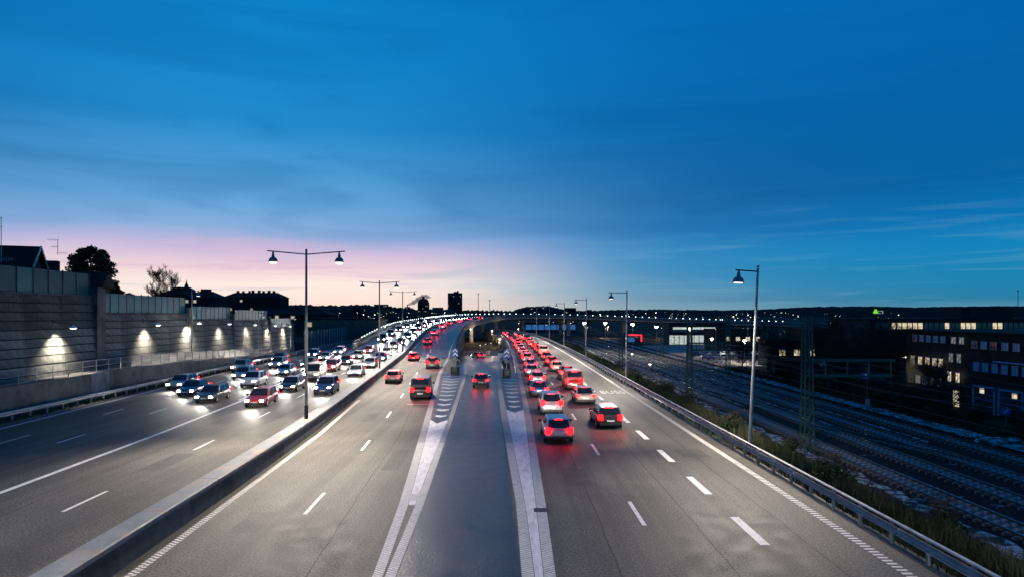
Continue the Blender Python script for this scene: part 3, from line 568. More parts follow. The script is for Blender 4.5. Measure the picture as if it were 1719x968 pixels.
# ------------------------------------------------------------------ retaining wall with glass screens
wall = empty('retaining_wall', (xw(60), 60, 0), 0, 'long stepped concrete retaining wall of stacked panels along the left carriageway', 'wall')
WD = Vector((-0.06, 1, 0)).normalized(); WN = Vector((WD.y, -WD.x, 0)); WR = math.atan2(-WD.x, WD.y)
def wp(y, o=0.0, z=0.0): return Vector((xw(y), y, z)) + WN * o       # o: metres towards the road
def wchild(mb, name, m, root=wall):
    o = mb.build(name, m, root); o.matrix_parent_inverse = Matrix.Translation(-Vector(root.location)); return o
BAT = 0.07
PROW = 0.76
pan_cache = {}
for si, (ya, yb, zb, zt) in enumerate(WALLTOP):
    ya2 = max(ya, 30.0); nrow = int(round((zb - 1.2) / PROW)); rh = (zb - 1.2) / nrow
    L = (yb - ya2); nc = max(1, int(round(L / 5.2))); cl = L / nc
    a, b = wp(ya2), wp(yb)
    mb = MB()
    for (y0, y1) in ((ya2, yb),):
        v = []
        for y in (y0, y1):
            for z, o in ((0.0, -0.02), (zb - 0.02, -0.02 - BAT * zb), (zb - 0.02, -0.6 - BAT * zb), (0.0, -0.9)): v.append(wp(y, o, z))
        mb.add(v, [(0, 1, 5, 4), (1, 2, 6, 5), (2, 3, 7, 6), (0, 3, 2, 1), (4, 5, 6, 7)])
    wchild(mb, 'backing', M['joint'])
    for c in range(nc):
        for r in range(nrow):
            z0 = 1.2 + r * rh; y = ya2 + (c + 0.5) * cl + (0.0); key = (si, int(rng.random() * 3) if si or (r < nrow * 0.55 and y > 50) else 3 + int(rng.random() * 2))  # near end and upper rows of the first section take the darkened panels
            if key not in pan_cache:
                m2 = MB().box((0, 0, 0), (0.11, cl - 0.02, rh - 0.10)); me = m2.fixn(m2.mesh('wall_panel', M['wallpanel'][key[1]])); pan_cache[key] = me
            q = wp(y, 0.045 - BAT * (z0 + rh / 2) + rng.uniform(-0.012, 0.012), z0 + rh / 2)
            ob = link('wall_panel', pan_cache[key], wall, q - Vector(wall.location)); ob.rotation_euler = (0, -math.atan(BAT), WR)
    wchild(MB().bar(wp(ya2 + 0.02, 0.10, 0.6), wp(yb - 0.02, 0.10, 0.6), 0.3, 1.2), 'footing', M['concrete'])
    wchild(MB().bar(wp(ya2, -BAT * zb - 0.05, zb + 0.06), wp(yb - 0.05, -BAT * zb - 0.05, zb + 0.06), 0.45, 0.16), 'coping', M['concrete_dark'])
    # pier at the step
    wchild(MB().bar(wp(yb - 0.02, -BAT * zb * 0.5 - 0.1, (zb + 0.9) / 2), wp(yb + 1.4 if si == 0 else yb + 0.5, -BAT * zb * 0.5 - 0.1, (zb + 0.9) / 2), 0.7 if si == 0 else 0.5, zb + 0.9), 'pier', M['concrete_dark'])
    sc_o = empty('noise_screen', tuple(wp(ya2, -BAT * zb - 0.05, zb + 0.14)), 0, ['tall dark teal glass noise screen on the highest wall section at far left', 'teal glass noise screen on the second, lower wall section', 'short teal glass noise screen third along the stepped wall', 'teal glass noise screen fourth along the stepped wall', 'smallest and farthest teal glass noise screen on the wall'][si], 'noise screen', 'glass noise screens on the retaining wall')
    y0s = ya2 + (1.6 if si else 0); npn = max(4, int(round((yb - y0s - 0.4) / (2.05 if si == 0 else 1.62)))); pl = (yb - 0.4 - y0s) / npn
    hh = zt - zb - 0.14
    pm = [MB().box((0, 0, hh / 2), (0.05, pl - 0.10, hh - 0.05)).mesh('pane', M['screen'][j]) for j in ((0, 0, 1) if si == 0 else (1, 1, 2))]
    sp = MB().box((0, 0, hh / 2 + 0.03), (0.12, 0.09, hh + 0.1)).mesh('post', M['blackmetal'])
    for i in range(npn + 1):
        q = wp(y0s + i * pl, -BAT * zb - 0.05, zb + 0.14) - Vector(sc_o.location)
        link('post', sp, sc_o, q, WR)
        if i < npn:
            q = wp(y0s + (i + 0.5) * pl, -BAT * zb - 0.05, zb + 0.14) - Vector(sc_o.location); link('pane', rng.choice(pm), sc_o, q, WR)
# wall lamps
wl = [('nearest wall lamp, left of the first pool of light on the concrete', 122, 62.2), ('second wall lamp on the retaining wall', 265, 0), ('third wall lamp on the retaining wall, by the tall lamp post', 334, 0), ('fourth wall lamp along the retaining wall', 385, 0), ('fifth wall lamp along the retaining wall', 428, 0), ('sixth wall lamp along the retaining wall', 462, 0), ('seventh and farthest wall lamp on the retaining wall', 487, 0)]
wlh = MB().lathe([(0.05, 0.26), (0.08, 0.18), (0.26, 0.10), (0.33, 0.0), (0.34, -0.02)], n=14); WLH = wlh.fixn(wlh.mesh('lamp_shade', M['white_sign']))
wlb = MB().lathe([(0.0, -0.10), (0.2, -0.07), (0.31, -0.01), (0.0, 0.02)], n=14); WLB = wlb.fixn(wlb.mesh('bulb', mat('wall_lamp_light', (1, 1, 1), 0.5, emit=(1.0, 0.88, 0.70), es=7.0)))
for lab, px, _ in wl:
    k = (CX - px) / F; D = (38 - 1.3) / (k - 0.06); zb = next(s[2] for s in WALLTOP if s[0] <= D < s[1] + 30); zl = 6.75 if D < 90 else 6.75 - (D - 90) * 0.030
    q = wp(D, 0, 0); o = empty('wall_lamp', (q.x, q.y, zl), WR, lab, 'wall lamp', 'lamps on the retaining wall')
    MB().box((-0.05 - BAT * zl + 0.06, 0, 0.45), (0.18, 0.28, 0.5)).build('bracket', M['blackmetal'], o)
    MB().tube([(-BAT * zl, 0, 0.52), (1.0, 0, 0.42), (1.28, 0, 0.26)], 0.028, 8).build('arm', M['blackmetal'], o)
    h = link('lamp_shade', WLH, o, (1.3, 0, 0)); link('bulb', WLB, h)
    spot(o, (0.62 + rng.uniform(-0.12, 0.1), 0, -0.1), rng.uniform(2200, 4200), rng.uniform(108, 126), (1.0, 0.82, 0.66), (0, R(12 + rng.uniform(-4, 4)), 0), 0.95, 0.1)
# plinth and railing in front of the wall
pl_o = empty('plinth_wall', tuple(wp(40, 2.2)), 0, 'low stained concrete plinth wall carrying a tubular railing beside the road', 'wall')
y = 30.0
while y < 118:
    h0 = 2.2 * ss(140, 60, y) + 0.25; h1 = 2.2 * ss(140, 60, y + 3.0) + 0.25
    v = []
    for yy, hh in ((y + 0.01, h0), (y + 2.99, h1)):
        for z, o in ((0, 2.35), (hh, 2.25), (hh, 0.2), (0, 0.2)): v.append(wp(yy, o, z))
    m2 = MB().add(v, [(0, 1, 5, 4), (1, 2, 6, 5), (2, 3, 7, 6), (0, 3, 2, 1), (4, 5, 6, 7)]); wchild(m2, 'plinth_block', M['concrete'] if rng.random() < 0.15 else M['concrete_dark'], pl_o); y += 3.0
fe_o = empty('railing', tuple(wp(40, 2.0)), 0, 'tubular steel railing standing on the plinth in front of the lit wall', 'railing')
y = 36.0
while y < 112:
    h = 2.2 * ss(140, 60, y) + 0.25; h1 = 2.2 * ss(140, 60, y + 2.1) + 0.25
    wchild(MB().tube([wp(y, 2.05, h - 0.1), wp(y, 2.05, h + 1.2)], 0.035, 6), 'post', M['palepole'], fe_o)
    for dz in (1.2, 0.66, 0.12): wchild(MB().tube([wp(y, 2.05, h + dz), wp(y + 2.1, 2.05, h1 + dz)], 0.026, 6), 'rail', M['palepole'], fe_o)
    if y > 66: wchild(MB().bar(wp(y + 0.08, 2.05, h + 0.66), wp(y + 2.0, 2.05, h1 + 0.66), 0.02, 0.95), 'mesh_panel', M['blackmetal'], fe_o)
    y += 2.1
gl_o = empty('guardrail', tuple(wp(40, 3.4)), 0, 'steel guardrail at the foot of the plinth wall on the far left', 'guardrail')
y = 34.0
WPRO = [(-0.04, -0.15), (0.03, -0.11), (0.03, -0.05), (-0.03, 0.0), (0.03, 0.05), (0.03, 0.11), (-0.04, 0.15)]
while y < 135:
    mb = MB(); v = []
    for yy in (y, y + 4.0):
        v += [wp(yy, 3.4 + o, 0.62 + z) for o, z in WPRO]
    mb.add(v, [(i, i + 1, i + 8, i + 7) for i in range(6)]); wchild(mb, 'beam', M['steel'], gl_o)
    for dy in (0.2, 2.2): wchild(MB().bar(wp(y + dy, 3.28, 0.0), wp(y + dy, 3.28, 0.72), 0.1), 'post', M['steel'], gl_o)
    y += 4.0
# clear screens and white concrete blocks beyond the wall
cs_o = empty('glass_screen', tuple(wp(138)), 0, 'long clear glass roadside screen with close posts beyond the retaining wall', 'noise screen')
y = 137.0
while y < 330:
    st = 3.0 if y < 220 else 5.0
    q0, q1 = wp(y, 2.0), wp(y + st, 2.0)
    wchild(MB().bar(q0, q0 + Vector((0, 0, 4.4)), 0.16), 'post', M['palepole'], cs_o)
    if rng.random() < 0.95: wchild(MB().bar(q0 + Vector((0, 0, 2.3)) + WD * 0.1, q1 + Vector((0, 0, 2.3)) - WD * 0.1, 0.04, 3.8), 'pane', M['clear'], cs_o)
    y += st
for i in range(16):
    y = 124 + i * 6.2; tag(MB().bar(wp(y, 3.6, 0.43), wp(y + 6.0, 3.6, 0.43), 0.4, 0.85).build('barrier_block', M['coping']), 'pale concrete barrier block in the row below the clear glass screen', 'barrier', 'pale concrete blocks beside the slip road')

# ------------------------------------------------------------------ right guardrail and gore noses
gr = empty('guardrail', (xr(30) + CRW + 0.55, 30, 0), 0, 'long galvanised guardrail along the right edge of the right carriageway', 'guardrail')
def grchild(mb, name, m):
    o = mb.build(name, m, gr); o.matrix_parent_inverse = Matrix.Translation(-Vector(gr.location)); return o
GO = -(CRW + 0.55)
u = CR.sy(10); uE = CR.sy(286) + 40
while u < uE:
    prof = [(GO + 0.06 - o * 1.3, 0.62 + z) for o, z in WPRO]
    grchild(CR.sweep(prof, u, u + 3.97, 2.0, closed=False), 'beam', M['steel'])
    grchild(CR.sweep([(GO - 0.02, 0.79), (GO - 0.02, 0.84), (GO - 0.16, 0.84), (GO - 0.16, 0.79)], u, u + 3.97, 2.0), 'top_rail', M['steel'])
    for d in (0.5, 2.5) if u < 170 else (0.5,):
        p = CR.off(u + d, GO - 0.10); grchild(MB().bar((p.x, p.y, -0.6), (p.x, p.y, 0.78), 0.11), 'post', M['palepole'])
    u += 4.0
def chevron_sign(x, y, z, label):
    o = empty('chevron_sign', (x, y, z), 0, label, 'road sign', 'blue chevron signs at the two gore noses')
    MB().tube([(0, 0.06, 0), (0, 0.06, 2.9)], 0.05, 8).build('post', M['steel'], o)
    bd = MB().box((0, 0, 2.25), (0.72, 0.05, 1.25)).build('board', M['blue_sign'], o)
    for zz in (1.72, 2.25):
        MB().prism([(-0.32, zz), (0, zz + 0.34), (0.32, zz), (0.32, zz + 0.2), (0, zz + 0.54), (-0.32, zz + 0.2)], 'Y', -0.034, -0.027).build('white_chevron', M['white_sign'], bd)
    MB().box((0, 0, 1.3), (0.66, 0.05, 0.42)).build('small_plate', M['coping'], o)
    return o
chevron_sign(-7.75, 87.8, 0.55, 'blue sign with two white chevrons at the left gore nose'); chevron_sign(-0.70, 84.2, 0.55, 'blue sign with two white chevrons at the right gore nose')
def cushion(x, y, label):
    o = empty('crash_cushion', (x, y, 0), 0, label, 'crash cushion', 'crash cushions at the gore noses')
    MB().box((0, 0.6, 0.42), (1.1, 1.6, 0.82)).build('block', M['blackmetal'], o); MB().box((0, -0.24, 0.45), (1.14, 0.06, 0.6)).build('front_plate', M['greensteel'], o)
    for sx in (-0.4, 0.4): MB().tube([(sx, -0.5, 0), (sx, -0.5, 0.95), ], 0.09, 10).build('bollard', M['blackmetal'], o)
cushion(-7.75, 87.2, 'dark crash cushion below the left chevron sign'); cushion(-0.70, 83.7, 'dark crash cushion below the right chevron sign')
def nose_rail(fx, y0, y1, zf, label):
    o = empty('guardrail', (fx(y0), y0, 0), 0, label, 'guardrail'); y = y0
    while y < y1:
        a = Vector((fx(y), y, zf(y))); b = Vector((fx(y + 4), y + 4, zf(y + 4)))
        for nm, mb in (('beam', MB().bar(a + Vector((0, 0, 0.6)), b + Vector((0, 0, 0.6)), 0.06, 0.3)), ('post', MB().bar(a, a + Vector((0, 0, 0.75)), 0.1))):
            q = mb.build(nm, M['steel'], o); q.matrix_parent_inverse = Matrix.Translation(-Vector(o.location))
        y += 4
nose_rail(lambda y: rr(y) + 0.9, 88, 150, lambda y: rampz(y), 'guardrail on the right edge of the exit ramp behind the gore nose')
nose_rail(lambda y: xr(y) - CRW - 0.1, 88, 228, lambda y: 0.0, 'guardrail along the left edge of the right carriageway behind the gore nose')
nose_rail(lambda y: rl(y) - 0.9, 108, 150, lambda y: rampz(y), 'guardrail on the left edge of the exit ramp below the viaduct')

# ------------------------------------------------------------------ railway
TX = (28.0, 32.4, 36.8, 41.4)
strip('track_bed', lambda y: 24.6, lambda y: 44.2, 5, 560, 5.0, -4.05, M['ballast']).__setitem__('kind', 'structure')
slm = MB().box((0, 0, 0.02), (2.4, 0.23, 0.18), taper=0.94); SLM = slm.fixn(slm.mesh('sleeper', M['sleeper']))
names = ['nearest railway track, beside the planted bank', 'second railway track from the road', 'third railway track from the road', 'farthest railway track, along the gravel path']
for i, x in enumerate(TX):
    bend = lambda y: -0.00022 * max(0, y - 170) ** 2
    t = empty('railway_track', (x, 60, -4.0), 0, names[i], 'railway track', 'railway tracks of the yard')
    ys = axis([(10, 120, 10), (120, 520, 10)])
    for sx in (-0.7525, 0.7525):
        prof = [(-0.035, 0.24), (0.035, 0.24), (0.035, 0.20), (0.012, 0.19), (0.012, 0.10), (0.065, 0.085), (-0.065, 0.085), (-0.012, 0.10), (-0.012, 0.19), (-0.035, 0.20)]
        v = []; f = []; k = len(prof)
        for y in ys: v += [(sx + px + bend(y), y - 60, pz) for px, pz in prof]
        for a in range(len(ys) - 1): f += [(a * k + j, a * k + (j + 1) % k, (a + 1) * k + (j + 1) % k, (a + 1) * k + j) for j in range(k)]
        me = MB().add(v, f); o = me.build('rail', M['railside'], t); o.data.materials.append(M['rail'])
        for pi, pl_ in enumerate(o.data.polygons): pl_.material_index = 1 if pi % k == 0 else 0
    y = 30.0 + i * 6; n = 0; far = MB()
    while y < 300:
        if n < 85: ob = link('sleeper', SLM, t, (bend(y) + rng.uniform(-0.03, 0.03), y - 60, 0.0))
        else: far.box((bend(y), y - 60, 0.02), (2.4, 0.23, 0.18), taper=0.94)
        y += 0.74; n += 1
    fo = far.build('far_sleepers', M['sleeper'], t); fo['kind'] = 'stuff'
# crossover between the tracks
xo = empty('crossover_track', (30, 90, -4.0), 0, 'pair of rails crossing over between the railway tracks', 'railway track')
for sx in (-0.75, 0.75):
    for (xa, ya, xb_, yb) in ((28.0, 118, 32.4, 76), (32.4, 74, 36.8, 48)):
        mb = MB(); pts = [(xa + (xb_ - xa) * ss(0, 1, k / 10) + sx - 30, ya + (yb - ya) * k / 10 - 90, 0.19) for k in range(11)]
        for a, b in zip(pts, pts[1:]): mb.bar(a, b, 0.07, 0.12)
        mb.build('rail', M['rail'], xo)
strip('snow_strip', lambda y: 25.1 + 0.25 * math.sin(y * 0.9) + 0.2 * math.sin(y * 2.3), lambda y: 26.2 + 0.3 * math.sin(y * 1.3 + 1), 24, 220, 0.8, -4.03, M['snow']).__setitem__('kind', 'structure')
for _x, _a, _b in ((30.2, 84, 300), (34.6, 70, 300), (39.1, 60, 240)): tag(strip('snow_strip', lambda y: _x + 0.12 * math.sin(y * 0.7), lambda y: _x + 0.38 + 0.14 * math.sin(y * 1.1 + 1), _a, _b, 1.2, -4.03, M['snow']), kind='structure')
strip('gravel_path', lambda y: 44.6, lambda y: 47.0 + 0.2 * math.sin(y * 0.4), 20, 330, 4.0, -4.0, M['snow']).__setitem__('kind', 'structure')
# overhead line pylons
def lattice(name, loc, hgt, wb, wt, label, arms=None, cat='pylon', group='overhead line pylons', rz=0.0):
    o = empty(name, loc, rz, label, cat, group)
    for sx in (-1, 1):
        for sy in (-1, 1): MB().bar((sx * wb / 2, sy * wb / 2, 0), (sx * wt / 2, sy * wt / 2, hgt), 0.12).build('leg', M['greensteel'], o)
    n = int(hgt / 0.9)
    for i in range(n):
        z0, z1 = i * hgt / n, (i + 1) * hgt / n; w0, w1 = wb + (wt - wb) * z0 / hgt, wb + (wt - wb) * z1 / hgt; s = 1 if i % 2 else -1
        for q in (-1, 1):
            MB().bar((-s * w0 / 2, q * w0 / 2, z0), (s * w1 / 2, q * w1 / 2, z1), 0.065).build('brace', M['greensteel'], o)
    if arms:
        for z, L in arms: MB().box((L / 2, 0, z), (L, 0.22, 0.22)).build('beam', M['greensteel'], o)
        for k in range(4): MB().box((arms[0][1] * (k + 1) / 4 - 0.3, 0, (arms[0][0] + arms[1][0]) / 2), (0.1, 0.1, abs(arms[0][0] - arms[1][0]))).build('hanger', M['greensteel'], o)
    return o
lattice('pylon', (25.7, 56, -4.1), 12.0, 0.85, 0.55, 'near green lattice railway pylon beside the planted bank, carrying a double beam', [(8.1, 7.6), (6.75, 7.4)])
lattice('pylon', (25.4, 92, -4.1), 11.0, 0.8, 0.5, 'second green lattice railway pylon, behind the gap in the tracks', [(8.0, 5.0), (7.0, 4.8)])
lattice('pylon', (44.3, 132, -4.1), 12.0, 0.8, 0.5, 'third lattice pylon across the tracks near the lit yard')
lattice('pylon', (25.4, 150, -4.1), 11.0, 0.8, 0.5, 'fourth lattice pylon, far along the near track')
lattice('pylon', (44.3, 190, -4.1), 11.5, 0.8, 0.5, 'fifth lattice pylon, far across the tracks')
for i, x in enumerate(TX):
    o = empty('contact_wire', (x, 60, 1.4), 0, 'thin overhead contact wire above the %s railway track' % ('first', 'second', 'third', 'fourth')[i], 'wire', 'overhead wires')
    MB().tube([(0, -30, 0), (0, 200, 0)], 0.02, 4).build('wire', M['blackmetal'], o)
    MB().tube([(0, -30 + k * 5, 1.1 + 0.35 * math.cos(k * 5 / 38 * 2 * math.pi)) for k in range(46)], 0.02, 4).build('carrier', M['blackmetal'], o)
# cabinets and small yard lamps
cb = [(at(1030, 655, -4.0), 'pale grey trackside cabinet behind the guardrail'), (at(1020, 652, -4.0), 'darker trackside cabinet behind the pale one')]
for i, (p, lab) in enumerate(cb):
    o = empty('trackside_cabinet', (min(p.x, 23.6) - i * 1.5, p.y, -4.1), 0.1, lab, 'cabinet', 'trackside cabinets')
    MB().box((0, 0, 1.2), (1.2, 1.0, 2.4)).build('body', M['palepole' if i == 0 else 'concrete_dark'], o); MB().box((0, 0, 2.47), (1.35, 1.15, 0.12)).build('lid', M['blackmetal'], o); MB().box((0.05, -0.52, 1.2), (0.9, 0.03, 2.1)).build('door', M['steel'], o)
def mast_lamp(x, y, g, h, label, group, power=0, m='far_light', r=0.35, col_=(1, .85, .6)):
    o = empty('lamp_mast', (x, y, g), 0, label, 'lamp mast', group)
    MB().tube([(0, 0, 0), (0, 0, h)], [0.09, 0.06], 6).build('pole', M['pole'], o)
    hd = MB().lathe([(0.0, 0.30), (r, 0.12), (r * 1.1, 0.0)], c=(0, 0, h), n=8).build('lamp_head', M['blackmetal'], o)
    MB().lathe([(r * 0.95, 0.02), (r * 0.8, -r * 0.55), (0.0, -r * 0.8)], c=(0, 0, h), n=8).build('bulb', M[m], hd)
    if power:
        spot(o, (0, 0, h - 0.4), power * 2.5, 160, col_)
    return o
YL = [(981, 541, 210, 'first'), (1016, 541, 195, 'second'), (1062, 543, 178, 'third'), (1102, 547, 165, 'fourth'), (1158, 550, 148, 'fifth and brightest'), (1195, 567, 190, 'sixth'), (1250, 570, 160, 'seventh')]
for px, py, D, nm in YL:
    p = atD(px, py, D); mast_lamp(p.x, D, -4.1, p.z + 4.1, 'bright yard lamp mast beyond the tracks, %s from the left' % nm, 'yard lamp masts', 16000 if 'fifth' in nm or 'sixth' in nm else 4000, m='yard_light', r=0.5 if 'fifth' not in nm else 0.7)
for px, py, D, nm in ((806 / 4.3 + 920 - 187 + 60 + 0, 0, 0, ''),): pass
for px, py, gpy, nm in ((1061, 593, 634, 'small low trackside lamp left of the two between the tracks'), (1091, 610, 640, 'small low trackside lamp right of the two between the tracks')):
    p = at(px, gpy, -4.0); z = H - (py - CY) * p.y / F; mast_lamp(p.x, p.y, -4.0, z + 4.0, nm, 'low trackside lamps', 250, 'far_light', 0.22)
# signal and round arrow sign
so = empty('railway_signal', (41.6 + 2.0, 79, -4.1), 0, 'dark railway signal with one lit lamp beside the far track', 'signal')
MB().tube([(0, 0, 0), (0, 0, 5.6)], 0.07, 8).build('post', M['greensteel'], so)
MB().box((-0.25, -0.1, 4.6), (0.75, 0.12, 0.75)).build('board', M['blue_sign'], so); MB().lathe([(0, -0.0), (0.15, 0.0)], n=12).build('lamp', M['far_light'], so).matrix_local = Matrix.Translation((-0.25, -0.19, 4.6)) @ Matrix.Rotation(R(90), 4, 'X')
MB().box((0.1, 0, 1.3), (0.4, 0.3, 0.8)).build('relay_box', M['palepole'], so)
ar = empty('arrow_sign', (53.0, 69, -4.1), R(-12), 'round blue sign with white down-left arrow before the garage doors', 'road sign')
MB().tube([(0, 0.05, 0), (0, 0.05, 1.9)], 0.035, 8).build('post', M['steel'], ar)
dsc = MB().add([(0.46 * math.cos(2 * math.pi * k / 28), 0, 1.75 + 0.46 * math.sin(2 * math.pi * k / 28)) for k in range(28)] + [(0.46 * math.cos(2 * math.pi * k / 28), 0.03, 1.75 + 0.46 * math.sin(2 * math.pi * k / 28)) for k in range(28)], [tuple(range(28)), tuple(range(28, 56))] + [(k, (k + 1) % 28, 28 + (k + 1) % 28, 28 + k) for k in range(28)]).build('disc', M['blue_sign'], ar)
MB().bar((0.22, -0.012, 1.97), (-0.18, -0.012, 1.57), 0.01, 0.09).build('arrow_shaft', M['white_sign'], dsc)
MB().prism([(-0.25, 1.5), (-0.25, 1.78), (0.03, 1.5)], 'Y', -0.02, -0.01).build('arrow_head', M['white_sign'], dsc)
sn = MB()
for k in range(5): sn.lathe([(1.3 - 0.1 * k, -0.1), (1.0, 0.18), (0.6, 0.36), (0.0, 0.45)], c=(44.6 + 1.6 + k * 0.62 - 1.2, 61 + rng.uniform(-0.5, 0.5), -4.1), n=14)
tag(sn.build('snow_heap', M['snow']), 'low grey heap of ploughed snow on the gravel beyond the tracks', 'snow heap')

# ------------------------------------------------------------------ right-hand buildings
def wall_window(parent, y, z, wd, ht, m, xw_=58.0, frame='frame', mull=1, dep=0.05):
    """window in a facade facing -X at x = xw_"""
    w_ = MB().box((-0.02, 0, 0), (0.04, wd, ht)).build('window', M[m], parent, (xw_ - 0.02 - parent.location.x, y - parent.location.y, z - parent.location.z))
    fr = MB()
    for s in (-1, 1): fr.box((-0.05, s * (wd / 2), 0), (0.07, 0.07, ht + 0.14)); fr.box((-0.05, 0, s * (ht / 2)), (0.07, wd - 0.07, 0.07))
    for k in range(mull): fr.box((-0.05, -wd / 2 + wd * (k + 1) / (mull + 1), 0), (0.06, 0.05, ht - 0.08))
    fr.box((-0.05, 0, ht * 0.18), (0.05, wd - 0.08, 0.04))
    fr.build('frame', M[frame], w_); return w_
bA = empty('brick_depot', (65, 77, -4.2), 0, 'dark brick depot with rows of windows and big blue-framed garage doors at right', 'building')
Wb = MB()
Wb.box((0.5, 0, 4.9), (14.0, 37.0, 9.8)); Wb.build('wall', M['brick'], bA)
MB().box((0.3, 0, 9.9), (14.8, 37.8, 0.25)).build('roof', M['roof'], bA)
MB().box((-7.15, -9, 6.55), (0.7, 18.0, 0.12)).build('ledge', M['frame_blue'], bA)
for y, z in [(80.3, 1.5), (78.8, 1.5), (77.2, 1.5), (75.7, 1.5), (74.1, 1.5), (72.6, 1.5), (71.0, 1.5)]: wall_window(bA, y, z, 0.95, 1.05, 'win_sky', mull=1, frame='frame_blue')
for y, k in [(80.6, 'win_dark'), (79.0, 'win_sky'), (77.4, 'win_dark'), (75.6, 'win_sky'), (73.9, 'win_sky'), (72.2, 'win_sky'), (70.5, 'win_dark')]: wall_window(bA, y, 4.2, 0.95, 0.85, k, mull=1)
for y, z, h, m in [(84.9, 2.3, 1.15, 'win_dim'), (83.4, 2.3, 1.15, 'win_dim'), (85.2, -0.2, 1.35, 'win_warm'), (83.6, -0.2, 1.35, 'win_warm')]: wall_window(bA, y, z, 0.8, h, m)
for y, m in [(93.0, 'win_dim'), (91.3, 'win_warm'), (89.7, 'win_warm'), (88.2, 'win_warm'), (86.9, 'win_warm')]: wall_window(bA, y, 1.45, 0.95, 1.15, m, mull=2)
for y, m in [(93.4, 'win_dark'), (91.8, 'win_dim'), (90.3, 'win_dark'), (88.6, 'win_dim'), (87.2, 'win_dim')]: wall_window(bA, y, -1.2, 0.95, 1.1, m)
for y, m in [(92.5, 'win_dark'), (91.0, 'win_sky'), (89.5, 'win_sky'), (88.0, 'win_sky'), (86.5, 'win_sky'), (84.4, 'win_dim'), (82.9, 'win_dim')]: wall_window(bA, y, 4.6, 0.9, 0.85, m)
dr = MB().box((-0.03, 0, 1.05), (0.06, 1.15, 2.1)).build('door', M['win_warm'], bA, (-7.0 + 0.47, 84.6 - 77, 0.1)); fr = MB()
for k in (-0.6, -0.2, 0.2, 0.6): fr.box((-0.07, k, 1.05), (0.06, 0.06, 2.2))
for z in (0.4, 1.0, 1.6, 2.1): fr.box((-0.072, 0, z), (0.05, 1.2, 0.05))
fr.build('frame', M['frame'], dr)
for y0, y1, lab in ((81.5, 77.7, 0), (77.2, 73.4, 1), (72.9, 69.1, 2)):
    gd = MB().box((-0.03, 0, 1.55), (0.06, abs(y1 - y0) - 0.3, 3.0)).build('garage_door', M['render_dark'], bA, (-6.5, (y0 + y1) / 2 - 77, 0.1)); fr = MB(); W2 = abs(y1 - y0)
    for s in (-1, 1): fr.box((-0.12, s * (W2 / 2 - 0.1), 1.55), (0.22, 0.2, 3.2))
    fr.box((-0.12, 0, 3.13), (0.22, W2, 0.2)); fr.build('frame', M['frame_blue'], gd)
    for zz in (0.75, 1.5, 2.2): MB().box((-0.08, 0, zz), (0.04, W2 - 0.4, 0.05)).build('slat', M['frame_blue'], gd)
    MB().box((-0.075, 0.4 if lab == 0 else -0.5, 2.62), (0.03, 0.75, 0.62)).build('lit_pane', M['win_warm'], gd)
bb = bpy.data.objects
bl_ = empty('wall_light', (57.6, 94.2, 1.75), 0, 'bright lamp at the left corner of the brick depot', 'lamp')
MB().box((0.1, 0, 0.1), (0.5, 0.15, 0.1)).build('arm', M['blackmetal'], bl_); MB().box((-0.2, 0, 0), (0.4, 0.3, 0.14)).build('bulb', M['far_light'], bl_); spot(bl_, (-0.4, 0, -0.2), 260, 150)
bB = empty('office_block', (85, 122, -4.2), 0, 'long low office block with a lit top-floor window band behind the depot', 'building')
MB().box((0, 0, 5.6), (42, 14, 11.2)).build('wall', M['render_dark'], bB); MB().box((0, 0, 11.3), (42.6, 14.6, 0.25)).build('roof', M['roof'], bB)
x = 66.0 - 85
pat = 'dddwwwwwwddddwddwwwdddwwddddwwwwddddwwwddww'
for i, ch in enumerate(pat):
    wx = -19.6 + i * 0.95
    if wx > 20: break
    MB().box((0, 0, 0), (0.72, 0.04, 1.05)).build('window', M['win_warm'] if ch == 'w' else M['win_dark'], bB, (wx, -7.03, 10.15))
MB().box((0, 0, 0), (41, 0.12, 0.1)).build('sill', M['frame'], bB, (0, -7.1, 9.5))
ph = MB().box((6, 4, 12.4), (9.5, 6, 2.2)).build('plant_room', M['farwall'], bB); MB().box((3.3, 0.97, 12.3), (1.5, 0.06, 1.2)).build('louvre', M['blackmetal'], ph)
# lit showroom across the tracks
bC = empty('lit_showroom', (75, 258, -4.2), 0, 'brightly lit low glass-fronted building across the tracks', 'building')
MB().box((0, 5, 4.2), (24, 10, 8.4)).build('wall', M['render_dark'], bC); MB().box((0, 4.8, 8.6), (24.6, 11, 0.4)).build('roof', M['farwall'], bC)
for i in range(12): MB().box((-11 + i * 2.0, -0.04, 2.0), (1.7, 0.06, 3.6)).build('window', M['win_cool'] if i < 9 else M['win_warm'], bC)
MB().box((-2, -0.05, 6.6), (17, 0.06, 0.9)).build('window_band', M['win_cool'], bC); MB().box((-6, -0.6, 5.4), (10, 1.2, 0.2)).build('canopy', M['frame'], bC)
M['lot'] = noisy('lamplit_tarmac', (0.16, 0.14, 0.13), (0.30, 0.27, 0.25), 0.5, 6, (0.7, 0.9))  # paler, pinkish tarmac: the glow of the lot lamps is put into its colour
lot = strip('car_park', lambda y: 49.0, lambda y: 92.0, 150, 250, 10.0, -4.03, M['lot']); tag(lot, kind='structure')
bD = empty('blue_lit_shed', (26, 430, -4.2), 0, 'long low shed with blue-lit walls seen under the viaduct', 'building')
MB().box((0, 4, 3.2), (34, 8, 6.4)).build('wall', M['farwall'], bD); MB().box((0, 4, 6.6), (35, 9, 0.4)).build('roof', M['farwall'], bD)
for i in range(8): MB().box((-14.9 + i * 4.2, -0.04, 3.6), (3.7, 0.06, 3.4)).build('lit_panel', M['win_blue'], bD)
bE = empty('kiosk', (48.5, 258, -4.2), 0, 'small kiosk with a red neon sign beside the lit car park', 'kiosk')
